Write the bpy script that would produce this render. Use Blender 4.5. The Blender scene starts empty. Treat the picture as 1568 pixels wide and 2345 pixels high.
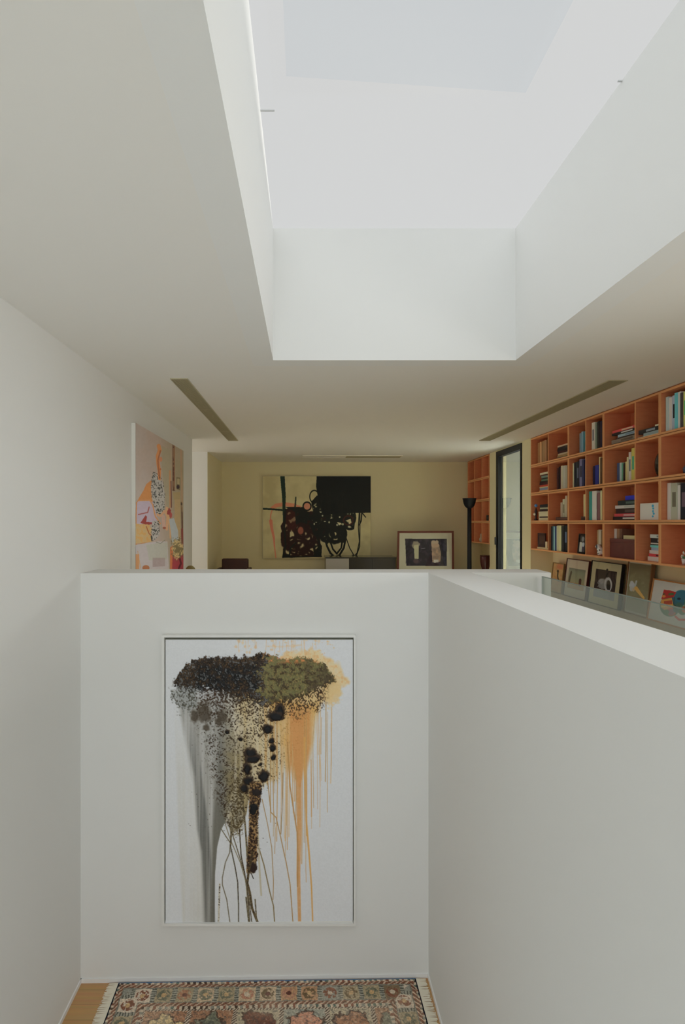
import bpy, math, random
import numpy as np
from mathutils import Vector
# ------------------------------------------------------------------ camera, light, exposure
U = 0.003            # metres per layout unit
D = 4.05             # metres from the camera to the stair's end wall
EYE = 1.404          # eye above the upper floor
SC = bpy.context.scene
COL = SC.collection
FPX = 1350.0
PX0, PY0 = 697.0, 1195.0
cam = bpy.data.cameras.new('camera')
cam.sensor_fit = 'HORIZONTAL'; cam.sensor_width = 36.0; cam.lens = FPX / 1568 * 36
cam.shift_x = (784 - PX0) / 1568; cam.shift_y = (PY0 - 1172.5) / 1568
cam.clip_start = 0.02; cam.clip_end = 200
co = bpy.data.objects.new('camera', cam); COL.objects.link(co)
co.location = (0, 0, EYE); co.rotation_euler = (math.pi / 2, 0, 0)
SC.camera = co

w = bpy.data.worlds.new('overcast_sky'); SC.world = w; w.use_nodes = True
bg = w.node_tree.nodes['Background']
bg.inputs[0].default_value = (0.668, 0.668, 0.666, 1); bg.inputs[1].default_value = 1.0

sun = bpy.data.lights.new('overcast_sun', 'SUN'); sun.energy = SUN_E = 1.6; sun.angle = math.radians(130); sun.color = (0.93, 0.97, 1.0)
so = bpy.data.objects.new('overcast_sun', sun); COL.objects.link(so); so.rotation_euler = (math.radians(-2), math.radians(-3), 0); so.location = (1, 1, 8)

def area(name, loc, rot, sx, sy, e, col, spread=180):
    l = bpy.data.lights.new(name, 'AREA'); l.shape = 'RECTANGLE'; l.size = sx; l.size_y = sy; l.energy = e; l.color = col
    l.spread = math.radians(spread)
    o = bpy.data.objects.new(name, l); COL.objects.link(o); o.location = loc; o.rotation_euler = rot
    return o
# added fill lamps out of view, plus daylight through the side passage's window
area('fill_rear', (0.9, -3.38, 1.35), (math.radians(90), 0, 0), 3.6, 2.0, 26, (0.93, 0.97, 1.0))  # added lamp behind the camera, evening out walls and ceiling
area('fill_stair', (-0.3, -3.38, -0.7), (math.radians(98), 0, 0), 2.2, 1.8, 46, (0.90, 0.955, 1.0))  # added lamp low in the stairwell, lifting the ceiling and lower walls
area('fill_side', (3.33, 1.9, 1.2), (math.radians(90), 0, math.radians(90)), 2.6, 1.3, 21, (0.97, 0.98, 1.0), 120)  # added lamp beside the view, brightening the left wall and ceiling
area('daylight_passage_window', (-3.9, 8.76, 1.4), (0, math.radians(-90), 0), 1.6, 1.2, 15, (1.0, 0.95, 0.9))
area('fill_garden', (4.7, 10.3, 3.3), Vector((-3.5, -4.0, -3.1)).to_track_quat('-Z', 'Y').to_euler(), 1.8, 1.8, 2200, (1.0, 0.97, 0.92))  # added lamp above the view; its floor patch bounces light to the ceiling

vs = SC.view_settings
vs.view_transform = 'Standard'; vs.look = 'None'; vs.exposure = 0.0; vs.gamma = 1.0; vs.use_curve_mapping = False
SC.display_settings.display_device = 'sRGB'
SC.cycles.max_bounces = 14; SC.cycles.diffuse_bounces = 9; SC.cycles.glossy_bounces = 4; SC.cycles.transparent_max_bounces = 12
SC.cycles.use_denoising = True; SC.cycles.sample_clamp_indirect = 3.0

# ------------------------------------------------------------------ helpers
def P(x, z, h):
    """layout units sideways, depth in D, layout units above the eye -> world"""
    return (x * U, z * D, EYE + h * U)
def s2l(c):
    a = np.asarray(c, dtype=np.float64) / 255.0
    return np.where(a <= 0.04045, a / 12.92, ((a + 0.055) / 1.055) ** 2.4)
def alb(c, ref=(172, 168, 158)):
    """paint colour of something that looks c where white paint looks ref"""
    return tuple(np.clip(s2l(c) / s2l(ref) * 0.8, 0.004, 0.93))
def setp(o, label=None, cat=None, group=None, kind=None):
    if label: o['label'] = label
    if cat: o['category'] = cat
    if group: o['group'] = group
    if kind: o['kind'] = kind
    return o
def thing(name, loc, label, cat, group=None):
    o = bpy.data.objects.new(name, None); COL.objects.link(o); o.location = loc; o.empty_display_size = 0.05
    return setp(o, label, cat, group)
def worldloc(o):
    v = Vector((0, 0, 0))
    while o is not None:
        v += Vector(o.location); o = o.parent
    return v
_mats = {}
def mat(name, col, rough=0.6, spec=0.4, metal=0.0, noise=0.0, nscale=8.0, bump=0.0, stretch=(1, 1, 1), col2=None):
    key = (name, tuple(round(float(x), 4) for x in col), rough, metal)
    if key in _mats: return _mats[key]
    m = bpy.data.materials.new(name); m.use_nodes = True
    nt = m.node_tree; b = nt.nodes['Principled BSDF']
    b.inputs['Base Color'].default_value = (*[float(x) for x in col], 1)
    b.inputs['Roughness'].default_value = rough; b.inputs['Metallic'].default_value = metal
    b.inputs['Specular IOR Level'].default_value = spec
    if noise > 0 or bump > 0:
        tc = nt.nodes.new('ShaderNodeTexCoord'); mp = nt.nodes.new('ShaderNodeMapping'); mp.inputs['Scale'].default_value = stretch
        n = nt.nodes.new('ShaderNodeTexNoise'); n.inputs['Scale'].default_value = nscale; n.inputs['Detail'].default_value = 4
        nt.links.new(tc.outputs['Object'], mp.inputs[0]); nt.links.new(mp.outputs[0], n.inputs['Vector'])
        if noise > 0:
            r = nt.nodes.new('ShaderNodeMix'); r.data_type = 'RGBA'
            c2 = col2 if col2 is not None else [x * (1 - noise) for x in col]
            r.inputs['A'].default_value = (*[float(x) for x in col], 1); r.inputs['B'].default_value = (*[float(x) for x in c2], 1)
            nt.links.new(n.outputs['Fac'], r.inputs['Factor']); nt.links.new(r.outputs['Result'], b.inputs['Base Color'])
        if bump > 0:
            bp = nt.nodes.new('ShaderNodeBump'); bp.inputs['Strength'].default_value = bump; bp.inputs['Distance'].default_value = 0.002
            nt.links.new(n.outputs['Fac'], bp.inputs['Height']); nt.links.new(bp.outputs[0], b.inputs['Normal'])
    _mats[key] = m
    return m
def glass_mat(name, tint, rough=0.0, refl=1.0, haze=0.0, hazecol=(0.8, 0.8, 0.8)):
    m = bpy.data.materials.new(name); m.use_nodes = True; nt = m.node_tree
    nt.nodes.clear(); out = nt.nodes.new('ShaderNodeOutputMaterial')
    t = nt.nodes.new('ShaderNodeBsdfTransparent'); t.inputs[0].default_value = (*tint, 1)
    g = nt.nodes.new('ShaderNodeBsdfGlossy'); g.inputs['Roughness'].default_value = rough; g.inputs['Color'].default_value = (0.95, 0.97, 0.96, 1)
    lw = nt.nodes.new('ShaderNodeLayerWeight'); lw.inputs['Blend'].default_value = 0.5
    pw = nt.nodes.new('ShaderNodeMath'); pw.operation = 'POWER'; pw.inputs[1].default_value = 5.0
    fr = nt.nodes.new('ShaderNodeMath'); fr.operation = 'MULTIPLY_ADD'; fr.inputs[1].default_value = 0.9 * refl; fr.inputs[2].default_value = 0.06 * refl
    nt.links.new(lw.outputs['Facing'], pw.inputs[0]); nt.links.new(pw.outputs[0], fr.inputs[0])
    mx = nt.nodes.new('ShaderNodeMixShader')
    nt.links.new(fr.outputs[0], mx.inputs[0])
    if haze > 0:
        d = nt.nodes.new('ShaderNodeBsdfDiffuse'); d.inputs[0].default_value = (*hazecol, 1)
        m2 = nt.nodes.new('ShaderNodeMixShader'); m2.inputs[0].default_value = haze
        nt.links.new(t.outputs[0], m2.inputs[1]); nt.links.new(d.outputs[0], m2.inputs[2]); nt.links.new(m2.outputs[0], mx.inputs[1])
    else:
        nt.links.new(t.outputs[0], mx.inputs[1])
    nt.links.new(g.outputs[0], mx.inputs[2]); nt.links.new(mx.outputs[0], out.inputs[0])
    return m
class MB:
    def __init__(s): s.v = []; s.f = []; s.sm = []
    def add(s, vs_, fs, smooth=False):
        n = len(s.v); s.v += [tuple(v) for v in vs_]
        for f in fs: s.f.append(tuple(n + i for i in f)); s.sm.append(smooth)
        return s
    def box(s, a, b):
        x0, x1 = sorted((a[0], b[0])); y0, y1 = sorted((a[1], b[1])); z0, z1 = sorted((a[2], b[2]))
        return s.hexa([(x0, y0, z0), (x1, y0, z0), (x1, y1, z0), (x0, y1, z0), (x0, y0, z1), (x1, y0, z1), (x1, y1, z1), (x0, y1, z1)])
    def hexa(s, c):
        return s.add(c, [(3, 2, 1, 0), (4, 5, 6, 7), (0, 1, 5, 4), (1, 2, 6, 5), (2, 3, 7, 6), (3, 0, 4, 7)])
    def lathe(s, c, prof, n=24, ax=2, smooth=True):
        vs_ = []; fs = []
        for r, h in prof:
            for k in range(n):
                a = 2 * math.pi * k / n; p = [0, 0, 0]
                i, j = [(1, 2), (2, 0), (0, 1)][ax]
                p[i] = c[i] + r * math.cos(a); p[j] = c[j] + r * math.sin(a); p[ax] = c[ax] + h
                vs_.append(tuple(p))
        for q in range(len(prof) - 1):
            for k in range(n):
                fs.append((q * n + k, q * n + (k + 1) % n, (q + 1) * n + (k + 1) % n, (q + 1) * n + k))
        fs.append(tuple(range(n - 1, -1, -1))); fs.append(tuple((len(prof) - 1) * n + k for k in range(n)))
        return s.add(vs_, fs, smooth)
    def ball(s, c, r, n=14, m=8):
        rx, ry, rz = (r, r, r) if not hasattr(r, '__len__') else r
        vs_ = [(c[0], c[1], c[2] - rz)]; fs = []
        for i in range(1, m):
            t = math.pi * i / m
            for k in range(n):
                a = 2 * math.pi * k / n
                vs_.append((c[0] + rx * math.sin(t) * math.cos(a), c[1] + ry * math.sin(t) * math.sin(a), c[2] - rz * math.cos(t)))
        vs_.append((c[0], c[1], c[2] + rz)); L = len(vs_) - 1
        for k in range(n): fs.append((0, 1 + (k + 1) % n, 1 + k))
        for i in range(m - 2):
            for k in range(n):
                a = 1 + i * n; fs.append((a + k, a + (k + 1) % n, a + n + (k + 1) % n, a + n + k))
        a = 1 + (m - 2) * n
        for k in range(n): fs.append((a + k, a + (k + 1) % n, L))
        return s.add(vs_, fs, True)
    def tube(s, a, b, r0, r1=None, n=10):
        r1 = r0 if r1 is None else r1
        a = Vector(a); b = Vector(b); d = (b - a).normalized()
        u = d.orthogonal().normalized(); v = d.cross(u); vs_ = []
        for p, r in ((a, r0), (b, r1)):
            for k in range(n):
                t = 2 * math.pi * k / n; vs_.append(tuple(p + r * (math.cos(t) * u + math.sin(t) * v)))
        fs = [(k, (k + 1) % n, n + (k + 1) % n, n + k) for k in range(n)] + [tuple(range(n - 1, -1, -1)), tuple(range(n, 2 * n))]
        return s.add(vs_, fs, True)
    def build(s, name, m, parent=None, bevel=0.0, **kw):
        off = worldloc(parent) if parent is not None else Vector((0, 0, 0))
        me = bpy.data.meshes.new(name)
        me.from_pydata([(x - off.x, y - off.y, z - off.z) for x, y, z in s.v], [], s.f)
        me.polygons.foreach_set('use_smooth', s.sm); me.materials.append(m); me.update()
        o = bpy.data.objects.new(name, me); COL.objects.link(o)
        if parent is not None: o.parent = parent
        if bevel > 0:
            bv = o.modifiers.new('bevel', 'BEVEL'); bv.width = bevel; bv.segments = 2; bv.limit_method = 'ANGLE'
        return setp(o, **kw)
def box(name, a, b, m, parent=None, bevel=0.0, **kw):
    return MB().box(a, b).build(name, m, parent, bevel, **kw)
def struct(name, mb, m, **kw):
    return mb.build(name, m, None, kind='structure', **kw)

# ------------------------------------------------------------------ painted canvases (colour per point of a fine mesh)
class Cv:
    """a grid of points with a colour and a relief height; X, Y are the coordinates shapes are given in"""
    def __init__(s, X, Y, base):
        s.X = X; s.Y = Y; s.C = np.empty(X.shape + (3,)); s.C[:] = base; s.H = np.zeros(X.shape)
    def noise(s, sx, sy, seed=0, octv=3):
        tot = 0; amp = 1.0; norm = 0
        for o in range(octv):
            g = np.random.RandomState(seed + 31 * o).rand(128, 128)
            u = s.X / sx * 2 ** o + 17.3 * o; v = s.Y / sy * 2 ** o + 9.1 * o
            iu = np.floor(u).astype(int); iv = np.floor(v).astype(int); fu = u - iu; fv = v - iv
            fu = fu * fu * (3 - 2 * fu); fv = fv * fv * (3 - 2 * fv)
            a = g[iv % 128, iu % 128]; b = g[iv % 128, (iu + 1) % 128]; c = g[(iv + 1) % 128, iu % 128]; d = g[(iv + 1) % 128, (iu + 1) % 128]
            tot = tot + amp * ((a * (1 - fu) + b * fu) * (1 - fv) + (c * (1 - fu) + d * fu) * fv); norm += amp; amp *= 0.55
        return tot / norm
    def mix(s, mask, col, sub=None, h=None):
        C = s.C if sub is None else s.C[sub]
        k = np.clip(mask, 0, 1)[..., None]
        C[:] = C * (1 - k) + np.asarray(col, dtype=float) * k
        if h is not None:
            Hh = s.H if sub is None else s.H[sub]
            Hh[:] = np.maximum(Hh, np.clip(mask, 0, 1) * h)
    def sub(s, x0, x1, y0, y1):
        m = (s.X > x0) & (s.X < x1) & (s.Y > y0) & (s.Y < y1)
        r = np.where(m.any(1))[0]; c = np.where(m.any(0))[0]
        if len(r) == 0 or len(c) == 0: return None
        return (slice(r[0], r[-1] + 1), slice(c[0], c[-1] + 1))
    def poly(s, pts, col, a=1.0, tex=None):
        xs = [p[0] for p in pts]; ys = [p[1] for p in pts]
        sb = s.sub(min(xs), max(xs), min(ys), max(ys))
        if sb is None: return
        X = s.X[sb]; Y = s.Y[sb]; ins = np.zeros(X.shape, bool); j = len(pts) - 1
        for i in range(len(pts)):
            xi, yi = pts[i]; xj, yj = pts[j]
            if yi != yj:
                ins ^= ((yi > Y) != (yj > Y)) & (X < (xj - xi) * (Y - yi) / (yj - yi) + xi)
            j = i
        m = ins * a
        if tex is not None: m = m * tex[sb]
        s.mix(m, col, sb)
    def stroke(s, pts, w, col, a=1.0, w2=None, soft=1.0, h=None, tex=None):
        w2 = w if w2 is None else w2; n = len(pts) - 1; W = max(w, w2)
        xs = [p[0] for p in pts]; ys = [p[1] for p in pts]
        sb = s.sub(min(xs) - W, max(xs) + W, min(ys) - W, max(ys) + W)
        if sb is None: return
        X = s.X[sb]; Y = s.Y[sb]; M = np.zeros(X.shape)
        for i in range(n):
            (xa, ya), (xb, yb) = pts[i], pts[i + 1]; L = (xb - xa) ** 2 + (yb - ya) ** 2 + 1e-9
            t = np.clip(((X - xa) * (xb - xa) + (Y - ya) * (yb - ya)) / L, 0, 1)
            d = np.hypot(X - xa - t * (xb - xa), Y - ya - t * (yb - ya))
            ww = (w + (w2 - w) * (i + t) / n) / 2
            M = np.maximum(M, np.clip((ww - d) / soft + 0.5, 0, 1))
        if tex is not None: M = M * tex[sb]
        s.mix(M * a, col, sb, h)
    def ell(s, cx, cy, rx, ry, col, a=1.0, soft=0.12, nz=None, h=None, ring=None):
        k = 1.35
        sb = s.sub(cx - rx * k, cx + rx * k, cy - ry * k, cy + ry * k)
        if sb is None: return
        d = np.hypot((s.X[sb] - cx) / rx, (s.Y[sb] - cy) / ry)
        if nz is not None: d = d + (nz[sb] - 0.5) * 0.9
        m = np.clip((1 - d) / soft + 0.5, 0, 1)
        if ring is not None: m = np.minimum(m, np.clip((d - (1 - ring)) / soft + 0.5, 0, 1))
        s.mix(m * a, col, sb, h)
_vcm = {}
def vc_mat(name, rough=0.6, spec=0.3):
    if name in _vcm: return _vcm[name]
    m = bpy.data.materials.new(name); m.use_nodes = True; nt = m.node_tree; b = nt.nodes['Principled BSDF']
    at = nt.nodes.new('ShaderNodeAttribute'); at.attribute_name = 'paint'
    nt.links.new(at.outputs['Color'], b.inputs['Base Color']); b.inputs['Roughness'].default_value = rough
    b.inputs['Specular IOR Level'].default_value = spec
    _vcm[name] = m; return m
def canvas(name, O, Uv, Vv, nu, nv, fn, base, ref, parent, m, crop=None, hscale=0.0, **kw):
    """O = top left corner, Uv along the width, Vv down the height (metres).  crop = (x0, y0, scale) of the
    sketch the design was measured in; fn(c, S, T) paints on the Cv."""
    O = np.array(O, float); Uv = np.array(Uv, float); Vv = np.array(Vv, float)
    S, T = np.meshgrid(np.linspace(0, 1, nu), np.linspace(0, 1, nv))
    W = O + S[..., None] * Uv + T[..., None] * Vv
    if crop is not None:
        X = (PX0 + FPX * W[..., 0] / W[..., 1] - crop[0]) * crop[2]; Y = (PY0 - FPX * (W[..., 2] - EYE) / W[..., 1] - crop[1]) * crop[2]
    else:
        X = S * np.linalg.norm(Uv) / U; Y = T * np.linalg.norm(Vv) / U
    c = Cv(X, Y, base); fn(c, S, T)
    nrm = np.cross(Vv, Uv); nrm /= np.linalg.norm(nrm)
    if hscale: W = W + c.H[..., None] * nrm * hscale
    W = W - np.array(worldloc(parent))
    me = bpy.data.meshes.new(name); nq = (nu - 1) * (nv - 1)
    idx = np.arange(nu * nv).reshape(nv, nu)
    q = np.stack([idx[:-1, :-1], idx[1:, :-1], idx[1:, 1:], idx[:-1, 1:]], -1).reshape(-1)
    me.vertices.add(nu * nv); me.vertices.foreach_set('co', W.reshape(-1))
    me.loops.add(nq * 4); me.loops.foreach_set('vertex_index', q.astype(np.int32))
    me.polygons.add(nq); me.polygons.foreach_set('loop_start', np.arange(nq, dtype=np.int32) * 4)
    me.update(calc_edges=True)
    at = me.color_attributes.new('paint', 'FLOAT_COLOR', 'POINT')
    A = np.clip(s2l(np.clip(c.C, 0, 255)) / s2l(ref) * 0.8, 0.004, 0.93)
    at.data.foreach_set('color', np.concatenate([A, np.ones(A.shape[:2] + (1,))], -1).reshape(-1))
    me.materials.append(m); me.validate()
    o = bpy.data.objects.new(name, me); COL.objects.link(o); o.parent = parent
    return setp(o, **kw)
# ------------------------------------------------------------------ the room
M_wall = mat('white_plaster', (0.81, 0.81, 0.79), 0.85, 0.2, bump=0.05, nscale=90)
M_warm = mat('warm_tinted_plaster', (0.84, 0.765, 0.52), 0.85, 0.2, bump=0.05, nscale=90)  # white plaster with the warm bounced light put into its colour
M_ceil = mat('white_ceiling_paint', (0.82, 0.805, 0.765), 0.9, 0.15)
M_trim = mat('white_satin_paint', (0.86, 0.86, 0.85), 0.4, 0.4)
M_black = mat('black_powder_coat', (0.006, 0.007, 0.011), 0.5, 0.25)
CEIL = 376; TOPZ = EYE + CEIL * U
LOW = EYE - 1048 * U          # stair landing
PT = EYE - 117 * U            # parapet top
XL = -509 * U; XR = 1016 * U; XN = 1116 * U
YB = -3.5; YF = 2.745 * D
Y1, Y2 = 1.98 * D, 2.347 * D      # side passage
# oak floor
def plank_mat(name, c1, c2, sc):
    m = bpy.data.materials.new(name); m.use_nodes = True; nt = m.node_tree; b = nt.nodes['Principled BSDF']
    tc = nt.nodes.new('ShaderNodeTexCoord'); mp = nt.nodes.new('ShaderNodeMapping'); mp.inputs['Scale'].default_value = sc
    br = nt.nodes.new('ShaderNodeTexBrick'); br.inputs['Scale'].default_value = 1.0
    br.inputs['Color1'].default_value = (*c1, 1); br.inputs['Color2'].default_value = (*c2, 1)
    br.inputs['Mortar'].default_value = (*[x * 0.8 for x in c2], 1); br.inputs['Mortar Size'].default_value = 0.0025
    br.inputs['Brick Width'].default_value = 1.3; br.inputs['Row Height'].default_value = 0.12; br.offset = 0.37
    n = nt.nodes.new('ShaderNodeTexNoise'); n.inputs['Scale'].default_value = 3; n.inputs['Detail'].default_value = 6
    mp2 = nt.nodes.new('ShaderNodeMapping'); mp2.inputs['Scale'].default_value = (1.2, 14, 1)
    mx = nt.nodes.new('ShaderNodeMix'); mx.data_type = 'RGBA'; mx.blend_type = 'MULTIPLY'; mx.inputs['Factor'].default_value = 0.35
    nt.links.new(tc.outputs['Object'], mp.inputs[0]); nt.links.new(mp.outputs[0], br.inputs[0])
    nt.links.new(tc.outputs['Object'], mp2.inputs[0]); nt.links.new(mp2.outputs[0], n.inputs['Vector'])
    nt.links.new(br.outputs['Color'], mx.inputs['A']); nt.links.new(n.outputs['Color'], mx.inputs['B'])
    nt.links.new(mx.outputs['Result'], b.inputs['Base Color']); b.inputs['Roughness'].default_value = 0.42
    return m
M_oak = plank_mat('oak_planks', (0.70, 0.40, 0.16), (0.63, 0.355, 0.14), (1, 1, 1))
M_pale = plank_mat('pale_bounce_planks', (0.95, 0.84, 0.62), (0.90, 0.78, 0.56), (1, 1, 1))  # unseen upper floor, made extra pale so its bounce lifts the ceiling
struct('floor', MB().box((XL, D + 0.31, -0.3), (XN, YF, 0)).box((544 * U, YB, -0.3), (XN, D + 0.31, 0)).box((XL - 2.6, Y1, -0.3), (XL, Y2, 0)), M_pale)
struct('floor_landing', MB().box((XL - 0.1, 2.2, LOW - 0.2), (XN, D + 0.3, LOW)), M_oak)
struct('floor_stair', MB().box((XL - 0.1, YB, LOW - 0.2), (XN, 2.2, LOW)), mat('pale_stone', (0.66, 0.67, 0.66), 0.6, 0.3, noise=0.1, nscale=5))
# ceiling with the skylight opening
SX0, SX1 = -73 * U, 491 * U; SY1 = 1.016 * D; SY0 = -1.8; ST = EYE + 683 * U
E = 0.25
t = 0.15
c = MB()
c.box((XL - 0.1, SY1 + t, TOPZ), (XN + 0.2, YF + 0.1, TOPZ + E)).box((XL - 0.1, YB - 0.1, TOPZ), (XN + 0.2, SY0 - t, TOPZ + E))
c.box((XL - 0.1, SY0 - t, TOPZ), (SX0 - t, SY1 + t, TOPZ + E)).box((SX1 + t, SY0 - t, TOPZ), (XN + 0.2, SY1 + t, TOPZ + E))
c.box((XL - 2.7, Y1 - 0.1, TOPZ), (XL - 0.1, Y2 + 0.1, TOPZ + E))
struct('ceiling', c, M_ceil)
s = MB()
s.box((SX0 - t, SY0 - t, TOPZ), (SX0, SY1 + t, ST)).box((SX1, SY0 - t, TOPZ), (SX1 + t, SY1 + t, ST))
s.box((SX0, SY1, TOPZ), (SX1, SY1 + t, ST)).box((SX0, SY0 - t, TOPZ), (SX1, SY0, ST))
struct('wall_skylight', s, M_wall)
# glazing of the skylight: lower clear pane, curb set back around it, slightly grey upper pane
GL = glass_mat('clear_skylight_glass', (0.985, 0.99, 0.99), refl=0.15)
GG = glass_mat('grey_skylight_glass', (0.925, 0.95, 0.97), refl=0.1)
sk = struct('window_1', MB().box((SX0 - 0.1, SY0 - 0.1, ST), (SX1 + 0.1, SY1 + 0.1, ST + 0.012)), GL)
M_clip = mat('aluminium_clip', (0.55, 0.56, 0.56), 0.4, 0.5)
zc = 2.932
MB().box((SX0, zc - .004, ST - 0.006), (SX0 + 0.07, zc + .004, ST - 0.001)).build('joint_clip', M_clip, sk)
MB().box((SX1 - 0.02, zc - .2, ST - 0.006), (SX1, zc - .192, ST - 0.001)).build('joint_clip', M_clip, sk)
HU = EYE + 951 * U
MB().add([(-40 * U, SY0, HU), (490 * U, SY0, HU), (490 * U, .968 * D, HU), (-39 * U, .932 * D, HU)], [(0, 1, 2, 3)]).build('upper_pane', GG, sk)
# walls
struct('wall_left', MB().box((XL - 0.1, YB, LOW), (XL, D + 0.1, TOPZ)).box((XL - 0.1, D + 0.1, -0.3), (XL, Y1, TOPZ)), M_wall)
struct('wall_left_far', MB().box((-521 * U - 0.1, Y2 + 0.002, -0.3), (-521 * U, YF, TOPZ)), M_warm)
struct('wall_passage', MB().box((XL - 2.6, Y2, -0.3), (-521 * U - 0.1, Y2 + 0.1, TOPZ)).box((-521 * U - 0.1, Y2, -0.3), (-521 * U, Y2 + 0.002, TOPZ)).box((XL - 2.6, Y1 - 0.1, -0.3), (XL - 0.1, Y1, TOPZ)).box((XL - 2.7, Y1 - 0.1, -0.3), (XL - 2.6, Y2 + 0.1, TOPZ)), M_wall)
struct('wall_back', MB().box((-521 * U - 0.1, YF, -0.3), (XN + 0.2, YF + 0.1, TOPZ)), M_warm)
struct('wall_rear', MB().box((XL - 0.1, YB - 0.1, LOW), (XN + 0.2, YB, TOPZ)), M_wall)
NY = 1.963 * D                    # far end of the long niche
W0, W1 = 2.04 * D, 2.309 * D      # tall window
PY1 = 2.396 * D
r = MB()
r.box((XN, YB, LOW), (XN + 0.2, NY, TOPZ)).box((XR, NY, -0.3), (XN + 0.2, W0, TOPZ)).box((XR, W1, -0.3), (XN - 0.15, PY1, TOPZ))
r.box((XN, PY1, -0.3), (XN + 0.2, YF, TOPZ)).box((XR, W0, EYE + 370 * U), (XN + 0.2, W1, TOPZ)).box((XR, W0, -0.3), (XN + 0.2, W1, 0.02))
struct('wall_right', r, M_warm)
struct('wall_reveal', MB().box((XN - 0.15, W1, -0.3), (XN + 0.2, PY1, TOPZ)), mat('outer_grey_render', (0.27, 0.28, 0.28), 0.9, 0.2))
# stair end wall (its face turned by a degree) and the parapet to the right of the stairwell
yl, yr = 0.9934 * D, 1.0048 * D; xr = 285.4 * U; YBK = 1.08 * D
e = MB()
xe, xb = 567 * U, 574 * U
def prism(mb, pts, z0, z1):
    n = len(pts); mb.add([(x, y, z0) for x, y in pts] + [(x, y, z1) for x, y in pts],
        [tuple(range(n - 1, -1, -1)), tuple(range(n, 2 * n))] + [(i, (i + 1) % n, n + (i + 1) % n, n + i) for i in range(n)]); return mb
prism(e, [(XL, yl), (xr, yr), (385 * U, yr + .003), (xe, D + .02), (xb, YBK), (XL, YBK)], LOW, PT)
struct('wall_parapet_end', e, M_wall)
struct('wall_parapet_right', MB().box((xr, YB, LOW), (385 * U, yr + 0.002, PT)), M_wall)
struct('wall_stair_void', MB().box((544 * U + 0.01, YB, LOW), (544 * U + 0.2, D, -0.3)), M_wall)
struct('baseboard_left', MB().box((XL, YB, LOW), (XL + 0.008, yl, LOW + 0.028)), M_trim)
e = MB(); e.hexa([(XL, yl - .008, LOW), (xr, yr - .008, LOW), (xr, yr, LOW), (XL, yl, LOW), (XL, yl - .008, LOW + .028), (xr, yr - .008, LOW + .028), (xr, yr, LOW + .028), (XL, yl, LOW + .028)])
struct('baseboard_back', e, M_trim)
struct('baseboard_right', MB().box((xr - 0.008, YB, LOW), (xr, yr - .008, LOW + 0.028)), M_trim)
# built-in ledge along the niche
M_ledge = mat('cream_lacquer', (0.70, 0.64, 0.50), 0.5, 0.3)
LZ = EYE - 306 * U
struct('trim_1', MB().box((1012 * U, YB, 0), (XN, NY, LZ)), M_ledge)
# tall window with black frame
fz = EYE + 369 * U; d0, d1 = XR - 0.012, XR + 0.07
wy0, wy1 = W0, W1
f = MB().box((d0, wy0, 0), (d1, wy0 + 0.045, fz)).box((d0, wy1 - 0.10, 0), (d1, wy1, fz)).box((d0, wy0 + .045, fz - 0.085), (d1, wy1 - .10, fz)).box((d0, wy0 + .045, 0), (d1, wy1 - .10, 0.09))
wn = struct('window_2', f, M_black)
MB().box((XR + 0.02, wy0 + .045, 0.09), (XR + 0.03, wy1 - .10, fz - .085)).build('pane', glass_mat('window_glass', (0.70, 0.74, 0.76), refl=1.5), wn)
MB().box((XR - 0.03, wy1 - 0.07, EYE - 0.42), (XR - 0.012, wy1 - 0.05, EYE - 0.28)).box((XR - 0.05, wy1 - 0.075, EYE - 0.36), (XR - 0.03, wy1 - 0.045, EYE - 0.24)).build('handle', M_black, wn)
# terrace outside the tall window
M_render = mat('grey_render', (0.62, 0.63, 0.62), 0.9, 0.2, noise=0.15, nscale=3)
struct('floor_terrace', MB().box((XN + 0.2, 6, -0.3), (7.5, 16, 0)), M_render)
struct('wall_terrace', MB().box((6.2, 6, 0), (6.4, 16, 1.25)), M_render)

# added frames around the unseen fill lamps behind and beside the camera
def fill_frame(name, c0, c1, ax, t=.05):
    m_ = MB(); (x0, y0, z0), (x1, y1, z1) = c0, c1
    m_.box((x0, y0, z0), (x1, y1, z0 + t)).box((x0, y0, z1 - t), (x1, y1, z1))
    if ax == 'x': m_.box((x0, y0, z0 + t), (x0 + t, y1, z1 - t)).box((x1 - t, y0, z0 + t), (x1, y1, z1 - t))
    else: m_.box((x0, y0, z0 + t), (x1, y0 + t, z1 - t)).box((x0, y1 - t, z0 + t), (x1, y1, z1 - t))
    return struct(name, m_, M_black)
fill_frame('fill_frame_side', (3.30, .55, .5), (3.348, 3.25, 1.9), 'y')
fill_frame('fill_frame_rear', (-.95, YB, .3), (2.75, YB + .05, 2.4), 'x')
fill_frame('fill_frame_stair', (-1.45, YB, -1.65), (.83, YB + .05, .25), 'x')
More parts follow.
